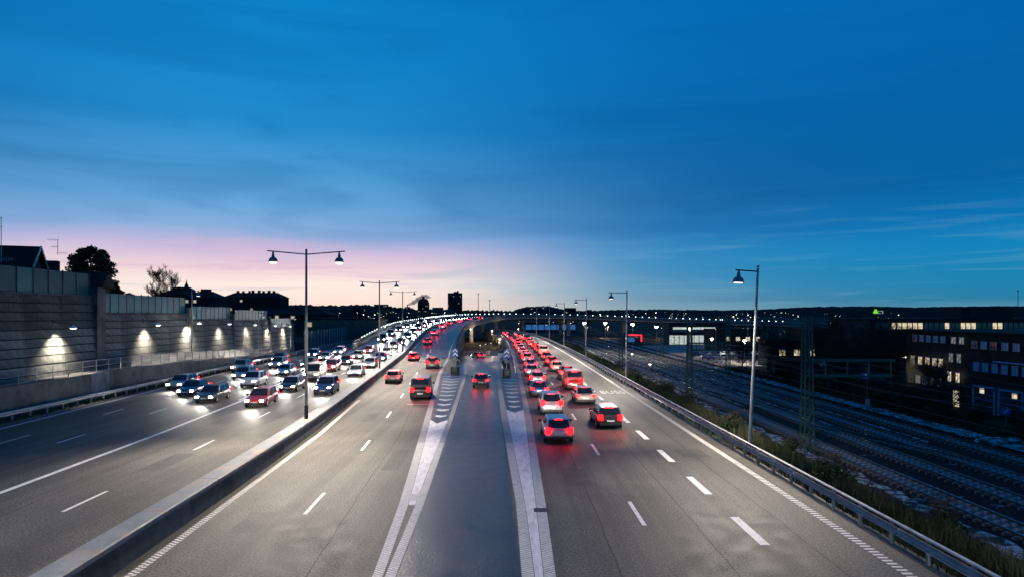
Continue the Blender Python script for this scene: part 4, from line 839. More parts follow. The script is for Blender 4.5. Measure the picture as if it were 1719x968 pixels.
MB().box((0, 0, 2.2), (7, 5, 4.4)).build('wall', M['render_dark'], bE); MB().box((0, 0, 4.5), (7.4, 5.4, 0.2)).build('roof', M['roof'], bE); MB().box((0.4, -2.56, 4.0), (5.4, 0.1, 0.5)).build('neon_sign', M['win_red'], bE); MB().box((2.9, -2.58, 2.6), (0.6, 0.1, 2.4)).build('neon_post', M['win_red'], bE); MB().box((-1.2, -2.56, 2.2), (2.6, 0.1, 1.8)).build('window', M['win_blue'], bE)
def simple_house(x, y, g, wd, dp, h, label, cat='building', group=None, m='farwall', wins=0, wm='win_far', roof='flat', rz=0.0, rows=None, name='far_building'):
    o = empty(name, (x, y, g), rz, label, cat, group)
    MB().box((0, 0, h / 2), (wd, dp, h)).build('wall', M[m], o)
    if roof == 'flat': MB().box((0, 0, h + 0.2), (wd * 1.02, dp * 1.02, 0.4)).build('roof', M['roof'], o)
    else: MB().prism([(-wd / 2 - 0.4, h), (0, h + roof), (wd / 2 + 0.4, h)], 'Y', -dp / 2 - 0.4, dp / 2 + 0.4).build('roof', M['roof'], o)
    if wins:
        mb = MB(); rows = rows or max(1, int(h / 3.2)); cols_ = max(2, int(wd / 3))
        cells = [(r, c) for r in range(rows) for c in range(cols_)]; rng.shuffle(cells)
        for r, c in cells[:wins]: mb.box((-wd / 2 + (c + 0.5) * wd / cols_, -dp / 2 - 0.05, (r + 0.6) * h / rows), (min(wd / cols_ * 0.45, 1.3), 0.08, min(h / rows * 0.45, 1.3)))
        q = mb.build('lit_windows', M[wm], o); q['kind'] = 'stuff'
    return o
# buildings in the dark belt behind the tracks
for px, D, wd, h, wn, lab in ((1322, 150, 10, 6.0, 3, 'dark low block with three lit windows behind the bare shrubs'), (1400, 175, 22, 8.0, 3, 'long dark shed with a pale roof edge beyond the gantry beam'), (1455, 135, 12, 6.0, 2, 'dark small block left of the brick depot'), (1230, 215, 16, 7.0, 4, 'dark block beside the viaduct end with few lit windows')):
    p = atD(px, 600, D); simple_house(p.x, D, -4.2, wd, 10, h, lab, wins=wn, wm='win_warm', m='brick', rows=1, name='dark_block')
# green clover sign on its mast
gsn = empty('lit_sign', (atD(1472, 524, 150).x, 150, -4.2), 0, 'small lit roof sign with green clover mark and pale lettering on a mast', 'sign')
MB().tube([(0, 0.2, 0), (0, 0.2, 12.4)], 0.12, 8).build('mast', M['blackmetal'], gsn)
for k in range(3):
    a = R(90 + 120 * k); MB().prism([(-0.3 + 0.3 * math.cos(a) + 0.31 * math.cos(t * 0.524), 12.8 + 0.3 * math.sin(a) + 0.31 * math.sin(t * 0.524)) for t in range(12)], 'Y', -0.06 - 0.012 * k, 0.0).build('clover_leaf', M['greenlogo'], gsn)
lt_ = MB().box((0.75, -0.05, 12.95), (1.0, 0.05, 0.13)).box((0.6, -0.05, 12.42), (0.7, 0.05, 0.13)).box((1.33, -0.05, 12.68), (0.2, 0.05, 0.66)); lt_.build('lettering', M['whitelogo'], gsn)      # too far away to read: pale strokes only

# ------------------------------------------------------------------ far skyline
def far_ridge(name, D, pts, depth, m='hill', jit=1.5, step=10):
    xs = axis([(pts[0][0], pts[-1][0], step)]); v = []
    for px in xs:
        py = float(np.interp(px, [p[0] for p in pts], [p[1] for p in pts])) - rng.random() * jit
        p = atD(px, py, D); q = atD(px, CY + 4, D)
        v += [(p.x, D, -6), (p.x * 0.99, D + depth * 0.3, p.z * 0.7), (p.x, D + depth * 0.6, p.z), (p.x, D + depth, p.z * 0.5)]
    n = 4; f = [(i * n + j, (i + 1) * n + j, (i + 1) * n + j + 1, i * n + j + 1) for i in range(len(xs) - 1) for j in range(n - 1)]
    return tag(MB().add(v, f, True).build(name, M[m]), kind='structure')
far_ridge('wooded_ridge', 2600, [(960, 523), (1040, 520), (1130, 519), (1240, 520), (1330, 520), (1400, 516), (1480, 513), (1560, 513), (1640, 515), (1760, 513), (1900, 512)], 700, jit=2.2, step=2.5)
far_ridge('round_hill', 1500, [(853, 528), (866, 519), (885, 514), (908, 513), (930, 513), (955, 518), (985, 521), (1010, 522), (1040, 527)], 300, jit=1.6, step=1.5)
far_ridge('city_skyline', 1900, [(400, 512), (480, 512), (540, 513), (580, 511), (640, 517), (700, 520), (860, 523), (960, 523)], 400, jit=4.0, step=3)
far_ridge('left_ridge', 900, [(-300, 500), (250, 505), (330, 508), (420, 512), (520, 516), (640, 522), (700, 527)], 200, jit=3.0, step=2.5)
# tower block and other landmarks
p = atD(764, 492, 1200); tw = simple_house(p.x, 1200, -5, 25, 25, p.z + 5, 'dark slab tower block standing alone on the skyline', wins=5, rows=12, wm='win_far', m='farwall', name='tower_block')
MB().box((2, 0, p.z + 5 + 1.5), (9, 8, 3)).build('plant_room', M['farwall'], tw); MB().box((5, 0, p.z + 5 + 4), (2.5, 2, 2.6)).build('vent', M['farwall'], tw)
p = atD(711, 505, 1300); lp = simple_house(p.x, 1300, -5, 21, 20, p.z + 2, 'stepped office tower with lit floors and a rounded top', wins=16, rows=7, wm='win_far', m='farwall', name='office_tower')
MB().lathe([(10.5, 0), (10.0, 4), (7.0, 7), (2.5, 8.5), (2.0, 12), (0, 12)], c=(0, 0, p.z + 2), n=12).build('crown', M['farwall'], lp)
p = atD(735, 516, 1100); simple_house(p.x, 1100, -5, 17, 15, p.z + 5, 'low green windowless box building beside the tower block', m='fargreen', name='box_building')
p = atD(755, 519, 1000); simple_house(p.x, 1000, -5, 9, 12, p.z + 5, 'small pale box building just left of the tower block', m='concrete_dark', wins=2, name='box_building')
for px, py, D, wd, n in ((684, 515, 1250, 9, 4), (668, 517, 1150, 8, 4), (652, 514, 1150, 11, 3), (640, 511, 1100, 22, 12), (608, 518, 1000, 14, 4), (780, 524, 1500, 16, 4), (830, 525, 1500, 18, 4), (600, 514, 900, 12, 2)):
    p = atD(px, py, D); simple_house(p.x, D, -5, wd, 14, p.z + 5, 'small dark city block low on the skyline left of the tower', group='small city blocks on the skyline', wins=n, rows=4, name='city_block')
p = atD(957, 517, 700); simple_house(p.x, 700, -5, 12, 12, p.z + 5, 'dark square block above the viaduct, right of the round hill', wins=1, name='city_block')
p = atD(989, 520, 800); simple_house(p.x, 800, -5, 6, 8, p.z + 5, 'narrow dark block above the viaduct near the first yard lamp', name='city_block')
def radio_mast(px, py, D, r, label):
    p = atD(px, py, D); o = empty('radio_mast', (p.x, D, -5), 0, label, 'mast', 'masts on the skyline')
    MB().tube([(0, 0, 0), (0, 0, p.z + 5)], [r, r * 0.6], 6).build('shaft', M['farwall'], o); MB().tube([(0, 0, p.z + 3), (0, 0, p.z + 5)], r * 2.2, 6).build('antenna', M['farwall'], o)
radio_mast(803, 492, 1400, 0.9, 'taller of the two thin masts right of the tower block'); radio_mast(822, 503, 1400, 0.9, 'shorter of the two thin masts right of the tower block'); radio_mast(1709, 487, 1500, 0.9, 'thin red-tipped mast on the ridge at far right')
p = atD(833, 522, 1400)
cr_ = empty('harbour_crane', (p.x, 1400, -5), 0, 'tiny harbour crane with raised jib on the horizon', 'crane')
for sx in (-3, 3): MB().bar((sx, 0, 0), (sx * 0.5, 0, 15), 1.2).build('leg', M['farwall'], cr_)
MB().bar((2, 0, 14), (-6, 0, 24), 1.0).build('jib', M['farwall'], cr_); MB().box((0, 0, 15), (6, 3, 3)).build('cab', M['farwall'], cr_)
p = atD(684, 511, 1350); ch = empty('chimney', (p.x, 1350, -5), 0, 'short industrial chimney with a smoke plume on the skyline', 'chimney')
MB().tube([(0, 0, 0), (0, 0, p.z + 5)], [1.6, 1.1], 10).build('shaft', M['farwall'], ch); MB().box((2, 0, 10), (14, 8, 14)).build('boiler_house', M['farwall'], ch); MB().box((2, -4.1, 9), (7, 0.2, 5)).build('lit_front', M['lamp_soft'], ch)
pp = []; pr = []
for k in range(15):
    t = k / 14; pp.append(atD(684 + 40 * t, 511 - 14 * ss(0, 0.8, t) + (2 * t if t > 0.8 else 0), 1350)); pr.append((1.2 + 4.2 * math.sin(math.pi * min(t * 0.8 + 0.08, 1))) * (1 + 0.18 * math.sin(k * 2.3)) * (0.25 if k == 14 else 1))
tag(MB().tube(pp, pr, 12).build('smoke_plume', M['smoke']), 'blue-grey smoke plume drifting right from the chimney', 'smoke', kind='stuff')
# church and apartment blocks on the left hill
def hillblock(px0, px1, py, D, g, label, wins=3, roof=3.0, chim=4):
    a, b = atD(px0, py, D), atD(px1, py, D); wd = b.x - a.x; h = a.z - g - roof
    o = simple_house((a.x + b.x) / 2, D, g, wd, 14, h, label, wins=wins, rows=4, name='apartment_block')
    bpy.data.objects.remove([c for c in o.children if c.name.startswith('roof')][0])
    MB().add([(-wd / 2 - 0.5, -7.5, h), (wd / 2 + 0.5, -7.5, h), (wd / 2 + 0.5, 7.5, h), (-wd / 2 - 0.5, 7.5, h), (-wd / 2 + 4.5, -1.0, h + roof), (wd / 2 - 4.5, -1.0, h + roof), (wd / 2 - 4.5, 1.0, h + roof), (-wd / 2 + 4.5, 1.0, h + roof)], [(0, 3, 2, 1), (4, 5, 6, 7), (0, 1, 5, 4), (1, 2, 6, 5), (2, 3, 7, 6), (3, 0, 4, 7)]).build('roof', M['roof'], o)
    for k in range(chim): MB().box((-wd / 2 + 4.5 + (wd - 9) * (k + 0.5) / chim + rng.uniform(-0.8, 0.8), 0, h + roof + 0.4), (rng.uniform(0.9, 1.8), 1.2, rng.uniform(1.2, 2.2))).build('chimney', M['roof'], o)
    return o
hillblock(275, 322, 486, 330, -2, 'dark apartment block with dome and spire on the left hill', 1); hillblock(320, 372, 489, 300, -2, 'dark apartment block right of the spire, three lit windows stacked', 3); hillblock(383, 478, 491, 380, -2, 'widest dark apartment block on the left hill with many chimneys', 4, chim=8); hillblock(430, 560, 519, 260, -3, 'low dark long building with roof lights below the apartment blocks', 6, 2.0, 3)
p = atD(313, 490, 345); cs = empty('church_spire', (p.x, 345, -2), 0, 'thin church spire rising behind the apartment block on the left hill', 'church')
MB().lathe([(5, 0), (5, p.z + 1.0), (4.4, p.z + 3), (2.2, p.z + 4.4), (1.0, p.z + 4.8)], n=10).build('dome', M['farwall'], cs); MB().lathe([(1.1, p.z + 4.6), (0.9, p.z + 5.8), (0.5, p.z + 6.4), (0, p.z + 8.8)], n=8).build('spire', M['roof'], cs)
simple_house(atD(582, 540, 190).x, 190, -0.2, 22, 10, 6.6, 'long pale low shed behind the clear glass screen', m='housewall', wins=1, rows=2, name='low_shed')
# house on the bank at left
hs = empty('gabled_house', (-57.0, 70.5, 8.0), R(20), 'dark gabled house with pale bargeboards above the wall at far left', 'house')
MB().box((-7, 0, 1.9), (22, 6.6, 3.9)).build('wall', M['housewall'], hs)
MB().add([(4.0, -3.3, 3.85), (4.0, 3.3, 3.85), (4.0, 0, 7.2)], [(0, 1, 2)]).build('gable', M['housewall'], hs)
MB().prism([(-3.9, 3.6), (0, 7.55), (3.9, 3.6), (3.7, 3.45), (0, 7.25), (-3.7, 3.45)], 'X', -18.5, 4.5).build('roof', M['roof'], hs)
for s in (-1, 1): MB().bar((4.55, s * 3.95, 3.5), (4.55, 0, 7.5), 0.08, 0.3).build('bargeboard', M['frame'], hs)
for yy in (-1.3, 0.6): MB().box((4.03, yy, 3.6), (0.06, 0.75, 0.95)).build('window', M['win_dark'], hs)
wg = empty('low_house_wing', (-54.6, 78, 8.3), R(20), 'lower dark house wing with a chimney beside the gabled house', 'house')
MB().box((0, 0, 1.5), (9, 6, 3)).build('wall', M['housewall'], wg); MB().prism([(-3.5, 2.9), (0, 4.9), (3.5, 2.9)], 'X', -5, 5).build('roof', M['roof'], wg); MB().box((-1.0, 0, 5.0), (1.4, 1.0, 2.2)).build('chimney', M['brick'], wg)
def antenna(x, y, z, h, label):
    o = empty('tv_antenna', (x, y, z), R(10), label, 'antenna', 'roof antennas')
    MB().tube([(0, 0, 0), (0, 0, h)], 0.03, 6).build('mast', M['steel'], o)
    for zz, L in ((h - 0.05, -1.2), (h - 0.9, -0.8), (0.25, 1.1)):
        MB().tube([(-0.2 if L > 0 else 0.1, 0, zz), (L, 0, zz)], 0.018, 5).build('boom', M['steel'], o)
        for k in range(4): MB().bar((L * (k + 1) / 5, 0, zz - 0.18), (L * (k + 1) / 5, 0, zz + 0.18), 0.015).build('element', M['steel'], o)
q = atD(97, 433, 77.6); antenna(q.x, 77.6, 15.1, 1.9, 'television antenna on the chimney beside the gabled house'); q = atD(2, 440, 60); antenna(q.x, 60, q.z, 4.2, 'television antenna cut by the left picture edge')
q = atD(186, 470, 80); simple_house(q.x, 80, 7.0, 6, 5, 1.7, 'small house roof peeping over the second glass screen', 'house', roof=1.6, m='housewall', name='small_house')

# ------------------------------------------------------------------ trees and plants
def leafcloud(n, clumps, size, seed):
    r = random.Random(seed); mb = MB()
    for _ in range(n):
        c, rad = r.choice(clumps); d = Vector((r.gauss(0, 1), r.gauss(0, 1), r.gauss(0, 1))).normalized() * (r.random() ** 0.45)
        p = Vector(c) + Vector((d.x * rad[0], d.y * rad[1], d.z * rad[2])); s = size * r.uniform(0.6, 1.4)
        u = Vector((r.gauss(0, 1), r.gauss(0, 1), r.gauss(0, 1))).normalized(); v = u.cross(Vector((r.gauss(0, 1), r.gauss(0, 1), r.gauss(0, 1)))).normalized()
        mb.add([p - u * s, p + v * s * 0.5, p + u * s, p - v * s * 0.5], [(0, 1, 2, 3)])
    return mb
def branches(seed, h, depth=4, spread=0.55, r0=0.14, up=0.25, kids=(2, 4), first=0.28, sides=4, rmin=0.012):
    r = random.Random(seed); tr = MB(); tw = MB()
    def rec(p, d, L, rad, lev):
        pts = [p]; rads = [rad]; q = p; dd = d
        for k in range(3):
            dd = (dd + Vector((r.gauss(0, 0.13), r.gauss(0, 0.13), r.gauss(0, 0.08) + up * 0.12))).normalized(); q = q + dd * (L / 3); pts.append(q); rads.append(rad * (1 - 0.18 * (k + 1)))
        (tr if lev == 0 else tw).tube(pts, rads, 8 if lev == 0 else sides if lev < 3 else 3, cap=False)
        if lev >= depth: return
        for k in range(r.randint(*kids) + (2 if lev == 0 else 0)):
            t = r.uniform(first if lev == 0 else 0.35, 1.0); j = min(int(t * 3), 2); bp = pts[j].lerp(pts[j + 1], t * 3 - j)
            a = r.uniform(0, 2 * math.pi); side = Vector((math.cos(a), math.sin(a), 0.0)); nd_ = (dd * (1 - spread) + side * spread * r.uniform(0.7, 1.3) + Vector((0, 0, up))).normalized()
            rec(bp, nd_, L * r.uniform(0.5, 0.75), max(rads[j] * 0.55, rmin), lev + 1)
        rec(pts[-1], dd, L * 0.6, rads[-1] * 0.8, lev + 1)
    rec(Vector((0, 0, 0)), Vector((0, 0, 1)), h * 0.45, r0, 0)
    return tr, tw
def evergreen(x, y, z, h, wd, label, seed, n=5200, clumpn=26, group=None, size=0.16):
    r = random.Random(seed); o = empty('evergreen_tree', (x, y, z), 0, label, 'tree', group); cl = []
    for k in range(clumpn):
        t = 0.22 + 0.78 * (k + 0.5) / clumpn; rad = wd * 0.5 * (math.sin(math.pi * min(1, (t - 0.12) * 1.02)) ** 0.7 + 0.05); a = k * 2.4 + r.uniform(-0.4, 0.4)
        cl.append(((math.cos(a) * rad * 0.72, math.sin(a) * rad * 0.72, h * t), (max(0.45, rad * 0.5), max(0.45, rad * 0.5), h * 0.055)))
    MB().tube([(0, 0, 0), (0.1, 0, h * 0.5), (0, 0, h * 0.95)], [0.25, 0.16, 0.04], 8).build('trunk', M['bark'], o); leafcloud(n, cl, size, seed).build('crown', M['leaf'], o); return o
q = atD(152, 470, 82); evergreen(q.x, 82, 7.2, 9.0, 5.2, 'round dark evergreen tree above the first wall step', 3, 15000, 40)
q = atD(184, 470, 90); evergreen(q.x, 90, 6.5, 5.8, 3.4, 'smaller dark evergreen to the right of the round one', 4, 7000, 30)
for i, (px, D, h, lab) in enumerate(((212, 95, 4.6, 'low dark bush above the second glass screen, left one'), (228, 98, 4.0, 'low dark bush above the second glass screen, middle one'), (250, 100, 3.6, 'low dark bush above the second glass screen, beside the bare tree'))):
    q = atD(px, 480, D); evergreen(q.x, D, 6.4, h, 3.6, lab, 10 + i, 2600, 14, 'bushes above the second screen', 0.15)
def bare_tree(x, y, z, h, label, seed, depth=5, spread=0.5, group=None, r0=0.16, **kw):
    o = empty('bare_tree', (x, y, z), random.Random(seed).uniform(0, 6), label, 'tree', group); tr, tw = branches(seed, h, depth, spread, r0, **kw)
    tr.build('trunk', M['bark'], o); tw.build('crown', M['twig'], o); return o
q = atD(278, 500, 104); bare_tree(q.x, 104, 6.2, 9.6, 'bare birch tree against the pink sky above the second screen', 21, 5, 0.45, kids=(3, 5), first=0.22, rmin=0.022)
bt = [(1300, 92, 9, 31), (1335, 100, 10, 32), (1392, 96, 8, 33), (1420, 110, 11, 34), (1460, 104, 12, 35), (1490, 98, 11, 36), (1512, 92, 9, 37), (1265, 120, 9, 38), (1215, 135, 8, 39), (1560, 84, 7, 40), (1590, 79, 6, 41), (1440, 130, 13, 42), (1345, 130, 11, 44), (1310, 125, 12, 45), (1375, 118, 12, 46), (1405, 124, 13, 47), (1475, 118, 13, 48), (1500, 112, 12, 49), (1525, 104, 10, 50)]
for i, (px, D, h, sd) in enumerate(bt):
    q = atD(px, 600, D); bare_tree(max(q.x, 48.5), D, -4.2, h, 'bare dark tree in the belt between the tracks and the buildings', sd, 4, 0.5, 'bare trees beyond the tracks', 0.13, kids=(4, 5), first=0.1, rmin=0.022)
proto = []
for sd in (51, 52, 53, 54):
    tr, tw = branches(sd, 3.0, 4, 0.7, 0.05, kids=(3, 4), first=0.05, sides=3); tr.v += []; a = MB(); a.v = tr.v; a.f = tr.f; a.sm = tr.sm; a.add(tw.v, tw.f); proto.append(a.fixn(a.mesh('twigs', M['twig'])))
lfm = [leafcloud(700, [((rng.uniform(-0.9, 0.9), rng.uniform(-0.9, 0.9), 0.3 + rng.random() * 1.4), (0.6, 0.6, 0.45)) for _ in range(7)], 0.13, 60 + k).mesh('leaves', M['leaf']) for k in range(3)]
for i in range(95):
    D = 48 + (i / 95) * 150 + rng.uniform(-2, 2); x = 49.0 + rng.random() ** 1.5 * 8
    if 128 < D < 200: continue
    o = empty('shrub', (x, D, -4.2), rng.uniform(0, 6), 'leafless tangled shrub in the dark belt beyond the gravel path', 'shrub', 'shrubs beyond the tracks'); s = rng.uniform(0.7, 1.4); o.scale = (s * 1.1, s * 1.1, s)
    link('twigs', rng.choice(proto), o)
    if rng.random() < 0.7: link('leaves', rng.choice(lfm), o)
for i in range(70):
    D = 22 + i * 2.1 + rng.uniform(-1.5, 1.5); x = xr(D) + CRW + rng.uniform(2.2, 9.0); s = rng.uniform(0.4, 0.8)
    o = empty('shrub', (x, D, gz(x, D) - 0.05), rng.uniform(0, 6), 'low shrub growing on the bank between guardrail and tracks', 'shrub', 'shrubs on the railway bank'); o.scale = (s, s, s)
    link('twigs', rng.choice(proto), o); link('leaves', rng.choice(lfm), o)
# grass and dry stalks on the bank, left verge and gore
def blades(n, fx, seed, m, hmin, hmax, name, wd=0.018, lean=0.35):
    r = random.Random(seed); v = []; f = []
    for _ in range(n):
        x, y = fx(r); z = gz(x, y) - 0.03; h = r.uniform(hmin, hmax); a = r.uniform(0, 6.283); wx, wy = math.cos(a) * wd * (1 + y / 90), math.sin(a) * wd * (1 + y / 90); lx, ly = r.gauss(0, lean) * h, r.gauss(0, lean) * h
        b = len(v); v += [(x - wx, y - wy, z), (x + wx, y + wy, z), (x + lx * 0.45 + wx * 0.7, y + ly * 0.45 + wy * 0.7, z + h * 0.62), (x + lx * 0.45 - wx * 0.7, y + ly * 0.45 - wy * 0.7, z + h * 0.62), (x + lx, y + ly, z + h)]
        f += [(b, b + 1, b + 2, b + 3), (b + 3, b + 2, b + 4)]
    return tag(MB().add(v, f).build(name, m), kind='stuff')
def bankxy(a, b, y0, y1):
    def fn(r):
        y = y0 + (y1 - y0) * r.random() ** 1.7; return xr(min(y, 270)) + CRW + a + (b - a) * r.random(), y
    return fn
tag(blades(60000, bankxy(0.75, 11.0, 12, 190), 1, M['grass'], 0.15, 0.55, 'bank_grass'), 'rough dark grass covering the bank beside the guardrail', 'grass')
def clumpxy(r):
    k = r.randrange(420); rr2 = random.Random(k + 1000); y = 16 + 150 * rr2.random() ** 1.6; x = xr(y) + CRW + 2.4 + 3.4 * rr2.random()
    return x + r.gauss(0, 0.28), y + r.gauss(0, 0.4)
tag(blades(17000, clumpxy, 2, M['reed'], 0.4, 1.25, 'dry_stalks', 0.012, 0.22), 'pale dry weed stalks along the top of the bank behind the guardrail', 'weeds')
tag(blades(9000, lambda r: (xw(0) - 0, 0) if False else ((lambda y: (xw(y) + 2.35 + r.random() * 1.2, y))(40 + 95 * r.random())), 3, M['reed'], 0.1, 0.4, 'verge_grass', 0.02), 'thin dry grass in the verge at the foot of the plinth wall', 'grass')
tag(blades(16000, lambda r: (44.0 + r.random() * 9, 40 + 130 * r.random() ** 1.4), 4, M['grass'], 0.1, 0.5, 'path_grass', 0.02), 'rough grass beside the gravel path beyond the tracks', 'grass')

# ------------------------------------------------------------------ below the viaduct
o = mast_lamp(-2.9, 150, -3.0, 5.4, 'bright lamp mast below the viaduct beside the exit ramp', 'lamps below the viaduct', 1500, 'lamp_on', 0.4)
for i, (px, D) in enumerate(((806, 165), (815, 172), (824, 178))):
    q = atD(px, 580, D); mast_lamp(q.x, D, -3.1, 3.2, 'short bollard lamp on the island below the viaduct', 'bollard lamps below the viaduct', 0, 'lamp_soft', 0.12)
for px, D, pw in ((826, 225, 1600), (790, 250, 1600), (870, 300, 1500), (1020, 330, 1500), (1110, 320, 1400)):
    q = atD(px, 545, D); o = mast_lamp(q.x, D, -3.2 if px < 860 else -4.2, 5.5, 'lamp mast lighting the underside of the viaduct', 'lamps under the viaduct deck', 0, 'far_light', 0.3); glow(o, (0, 0, 4.9), pw * 2.0, (1.0, 0.68, 0.40))
sg = empty('signboard', (-1.75, 140, -2.6), 0, 'pale roadside signboard with green header below the right carriageway', 'sign')
for sx in (-1.0, 1.0): MB().tube([(sx, 0.06, 0), (sx, 0.06, 2.2)], 0.05, 6).build('post', M['steel'], sg)
MB().box((0, 0, 1.5), (2.5, 0.06, 1.3)).build('board', M['white_sign'], sg); MB().box((0, -0.005, 2.4), (2.5, 0.06, 0.45)).build('header', M['fargreen'], sg)

# ------------------------------------------------------------------ far city lights: small lamps one by one
g = random.Random(99)
flh = MB().lathe([(0.0, -0.5), (0.45, -0.1), (0.5, 0.15), (0.0, 0.5)], n=6)
M['far_orange'] = mat('far_orange_light', (1, 1, 1), 0.5, emit=(1.0, 0.55, 0.22), es=5.0)
FL = [flh.mesh('lamp_head', M['far_light']), flh.mesh('lamp_head', M['far_light']), flh.mesh('lamp_head', M['far_cool']), flh.mesh('lamp_head', M['far_orange'])]
flp = MB().tube([(0, 0, -7.5), (0, 0, 0)], 0.12, 4).mesh('pole', M['pole'])
def far_lamp(px, py, D, lab, grp, s):
    p = atD(px, py, D); o = empty('distant_lamp', (p.x, D, p.z), 0, lab, 'street lamp', grp); h = link('lamp_head', g.choice(FL), o); s *= g.choice((0.45, 0.6, 0.8, 1.0, 1.5)); h.scale = (s, s, s); link('pole', flp, o)
for i in range(70):
    D = g.uniform(480, 1000); far_lamp(g.uniform(560, 760) if i < 34 else g.uniform(760, 1260), g.uniform(523.5, 534), D, 'tiny distant lamp low on the city skyline', 'distant lamps on the skyline', D / 1500)
for i in range(60):
    D = g.uniform(380, 900); far_lamp(g.choice((1060, 1130, 1215, 1240, 1290, 1330, 1390, 1410, 1490)) + g.gauss(0, 16), 524 + abs(g.gauss(0, 8)), D, 'tiny distant lamp on the dark slope at right', 'distant lamps on the right slope', D / 1700)
for i in range(22):
    D = g.uniform(170, 300); far_lamp(g.uniform(1190, 1380), g.uniform(550, 590), D, 'small lamp glinting through the dark belt of trees', 'lamps behind the tree belt', D / 1100)
for i in range(16):
    D = g.uniform(390, 470); far_lamp(g.uniform(870, 1000), g.uniform(538, 550), D, 'small lamp seen below the viaduct deck', 'lamps seen under the viaduct', D / 1300)

# ------------------------------------------------------------------ vehicles
def car_meshes(kind):
    L, W, Hh, belt, nose, y1, y2, y3, y4 = {'hatchback': (4.2, 1.78, 1.47, 0.92, 0.78, 1.05, 0.35, -1.45, -1.98), 'saloon': (4.7, 1.82, 1.45, 0.90, 0.76, 1.15, 0.40, -0.95, -1.75),
        'estate': (4.75, 1.82, 1.48, 0.91, 0.77, 1.15, 0.40, -1.80, -2.28), 'sport utility': (4.6, 1.88, 1.70, 1.06, 0.95, 1.15, 0.48, -1.65, -2.2), 'van': (5.2, 1.98, 2.05, 1.15, 1.02, 1.75, 1.05, -2.4, -2.55)}[kind]
    hw = W / 2; rear_h = {'saloon': 0.98}.get(kind, belt)
    st = [(-L / 2, 0.80, 0.42, 0.78, 0.80), (-L / 2 + 0.10, 0.90, 0.28, rear_h - 0.04, rear_h), (-L / 2 + 0.55, 0.97, 0.20, belt, belt + 0.02), (-0.9, 1.0, 0.19, belt, belt + 0.02), (0.0, 1.0, 0.19, belt, belt + 0.02), (y1 - 0.1, 1.0, 0.19, belt - 0.01, belt + 0.03), (y1 + 0.35, 0.98, 0.2, nose + 0.07, nose + 0.15), (L / 2 - 0.35, 0.94, 0.22, nose - 0.04, nose + 0.05), (L / 2 - 0.06, 0.84, 0.28, nose - 0.14, nose - 0.06), (L / 2, 0.74, 0.38, nose - 0.26, nose - 0.22)]
    v = []; n = 12
    for y, k, zb, zt, zc in st:
        w_ = hw * k; half = [(0, zb), (w_ * 0.86, zb), (w_ * 0.98, zb + 0.14), (w_, (zb + zt) / 2 + 0.05), (w_ * 0.965, zt - 0.03), (w_ * 0.88, zt + 0.015), (0, zc)]
        ring = half + [(-x, z) for x, z in reversed(half[1:-1])]; v += [(x, y, z) for x, z in ring]
    f = [(i * n + j, i * n + (j + 1) % n, (i + 1) * n + (j + 1) % n, (i + 1) * n + j) for i in range(len(st) - 1) for j in range(n)] + [tuple(range(n)), tuple(reversed(range((len(st) - 1) * n, len(st) * n)))]
    out = {}; b = MB().add(v, f, True); out['body'] = b
    wB, wR = hw * 0.93, hw * 0.74 if kind != 'van' else hw * 0.86; zB = belt - 0.03
    base = [(wB, y1, zB), (-wB, y1, zB), (-wB * 0.96, y4, zB + (0.03 if kind != 'saloon' else 0.06)), (wB * 0.96, y4, zB + (0.03 if kind != 'saloon' else 0.06))]; base = [(wB, y1, zB), (-wB, y1, zB), (-wB, y4, zB), (wB, y4, zB)]
    top = [(wR, y2, Hh), (-wR, y2, Hh), (-wR, y3, Hh), (wR, y3, Hh)]
    out['cabin'] = MB().add(base + top, [(0, 1, 2, 3), (7, 6, 5, 4), (0, 4, 5, 1), (1, 5, 6, 2), (2, 6, 7, 3), (3, 7, 4, 0)])
    def pane(a, b_, c, d, t0, t1, s0, s1):
        a, b_, c, d = map(Vector, (a, b_, c, d)); nn = (b_ - a).cross(d - a).normalized(); ctr = (a + b_ + c + d) / 4
        if nn.dot(ctr - Vector((0, -0.3, 1.0))) < 0: nn = -nn
        def P(s, t): return a.lerp(b_, s).lerp(d.lerp(c, s), t) + nn * 0.014
        return MB().add([P(s0, t0), P(s1, t0), P(s1, t1), P(s0, t1)], [(0, 1, 2, 3)])
    out['windscreen'] = pane(base[0], base[1], top[1], top[0], 0.08, 0.93, 0.05, 0.95); out['rear_window'] = pane(base[3], base[2], top[2], top[3], 0.15 if kind != 'van' else 0.35, 0.9, 0.08, 0.92)
    rs = 0.52 if kind != 'van' else 0.3
    out['side_window'] = [pane(base[0], base[3], top[3], top[0], 0.12, 0.90, 0.10, rs - 0.015), pane(base[1], base[2], top[2], top[1], 0.12, 0.90, 0.10, rs - 0.015)]
    if kind != 'van': out['side_window'] += [pane(base[0], base[3], top[3], top[0], 0.12, 0.90, rs + 0.015, 0.92), pane(base[1], base[2], top[2], top[1], 0.12, 0.90, rs + 0.015, 0.92)]
    hz = nose - 0.17
    out['headlight'] = [MB().box((s * hw * 0.66, L / 2 - 0.08, hz), (0.30, 0.12, 0.12), rz=-s * 0.25) for s in (-1, 1)]
    tz = {'van': 1.0, 'sport utility': 1.02}.get(kind, 0.84)
    out['tail_light'] = [MB().box((s * hw * 0.76, -L / 2 + 0.045, tz), (0.30, 0.12, 0.17 if kind in ('saloon', 'hatchback') else 0.36), rz=s * 0.2) for s in (-1, 1)]
    out['number_plate'] = [MB().box((0, -L / 2 - 0.012, 0.62), (0.52, 0.03, 0.12)), MB().box((0, L / 2 + 0.0, 0.46), (0.52, 0.03, 0.12))]
    out['bumper'] = [MB().box((0, -L / 2 + 0.05, 0.40), (W * 0.82, 0.16, 0.16)), MB().box((0, L / 2 - 0.05, 0.36), (W * 0.76, 0.16, 0.18))]
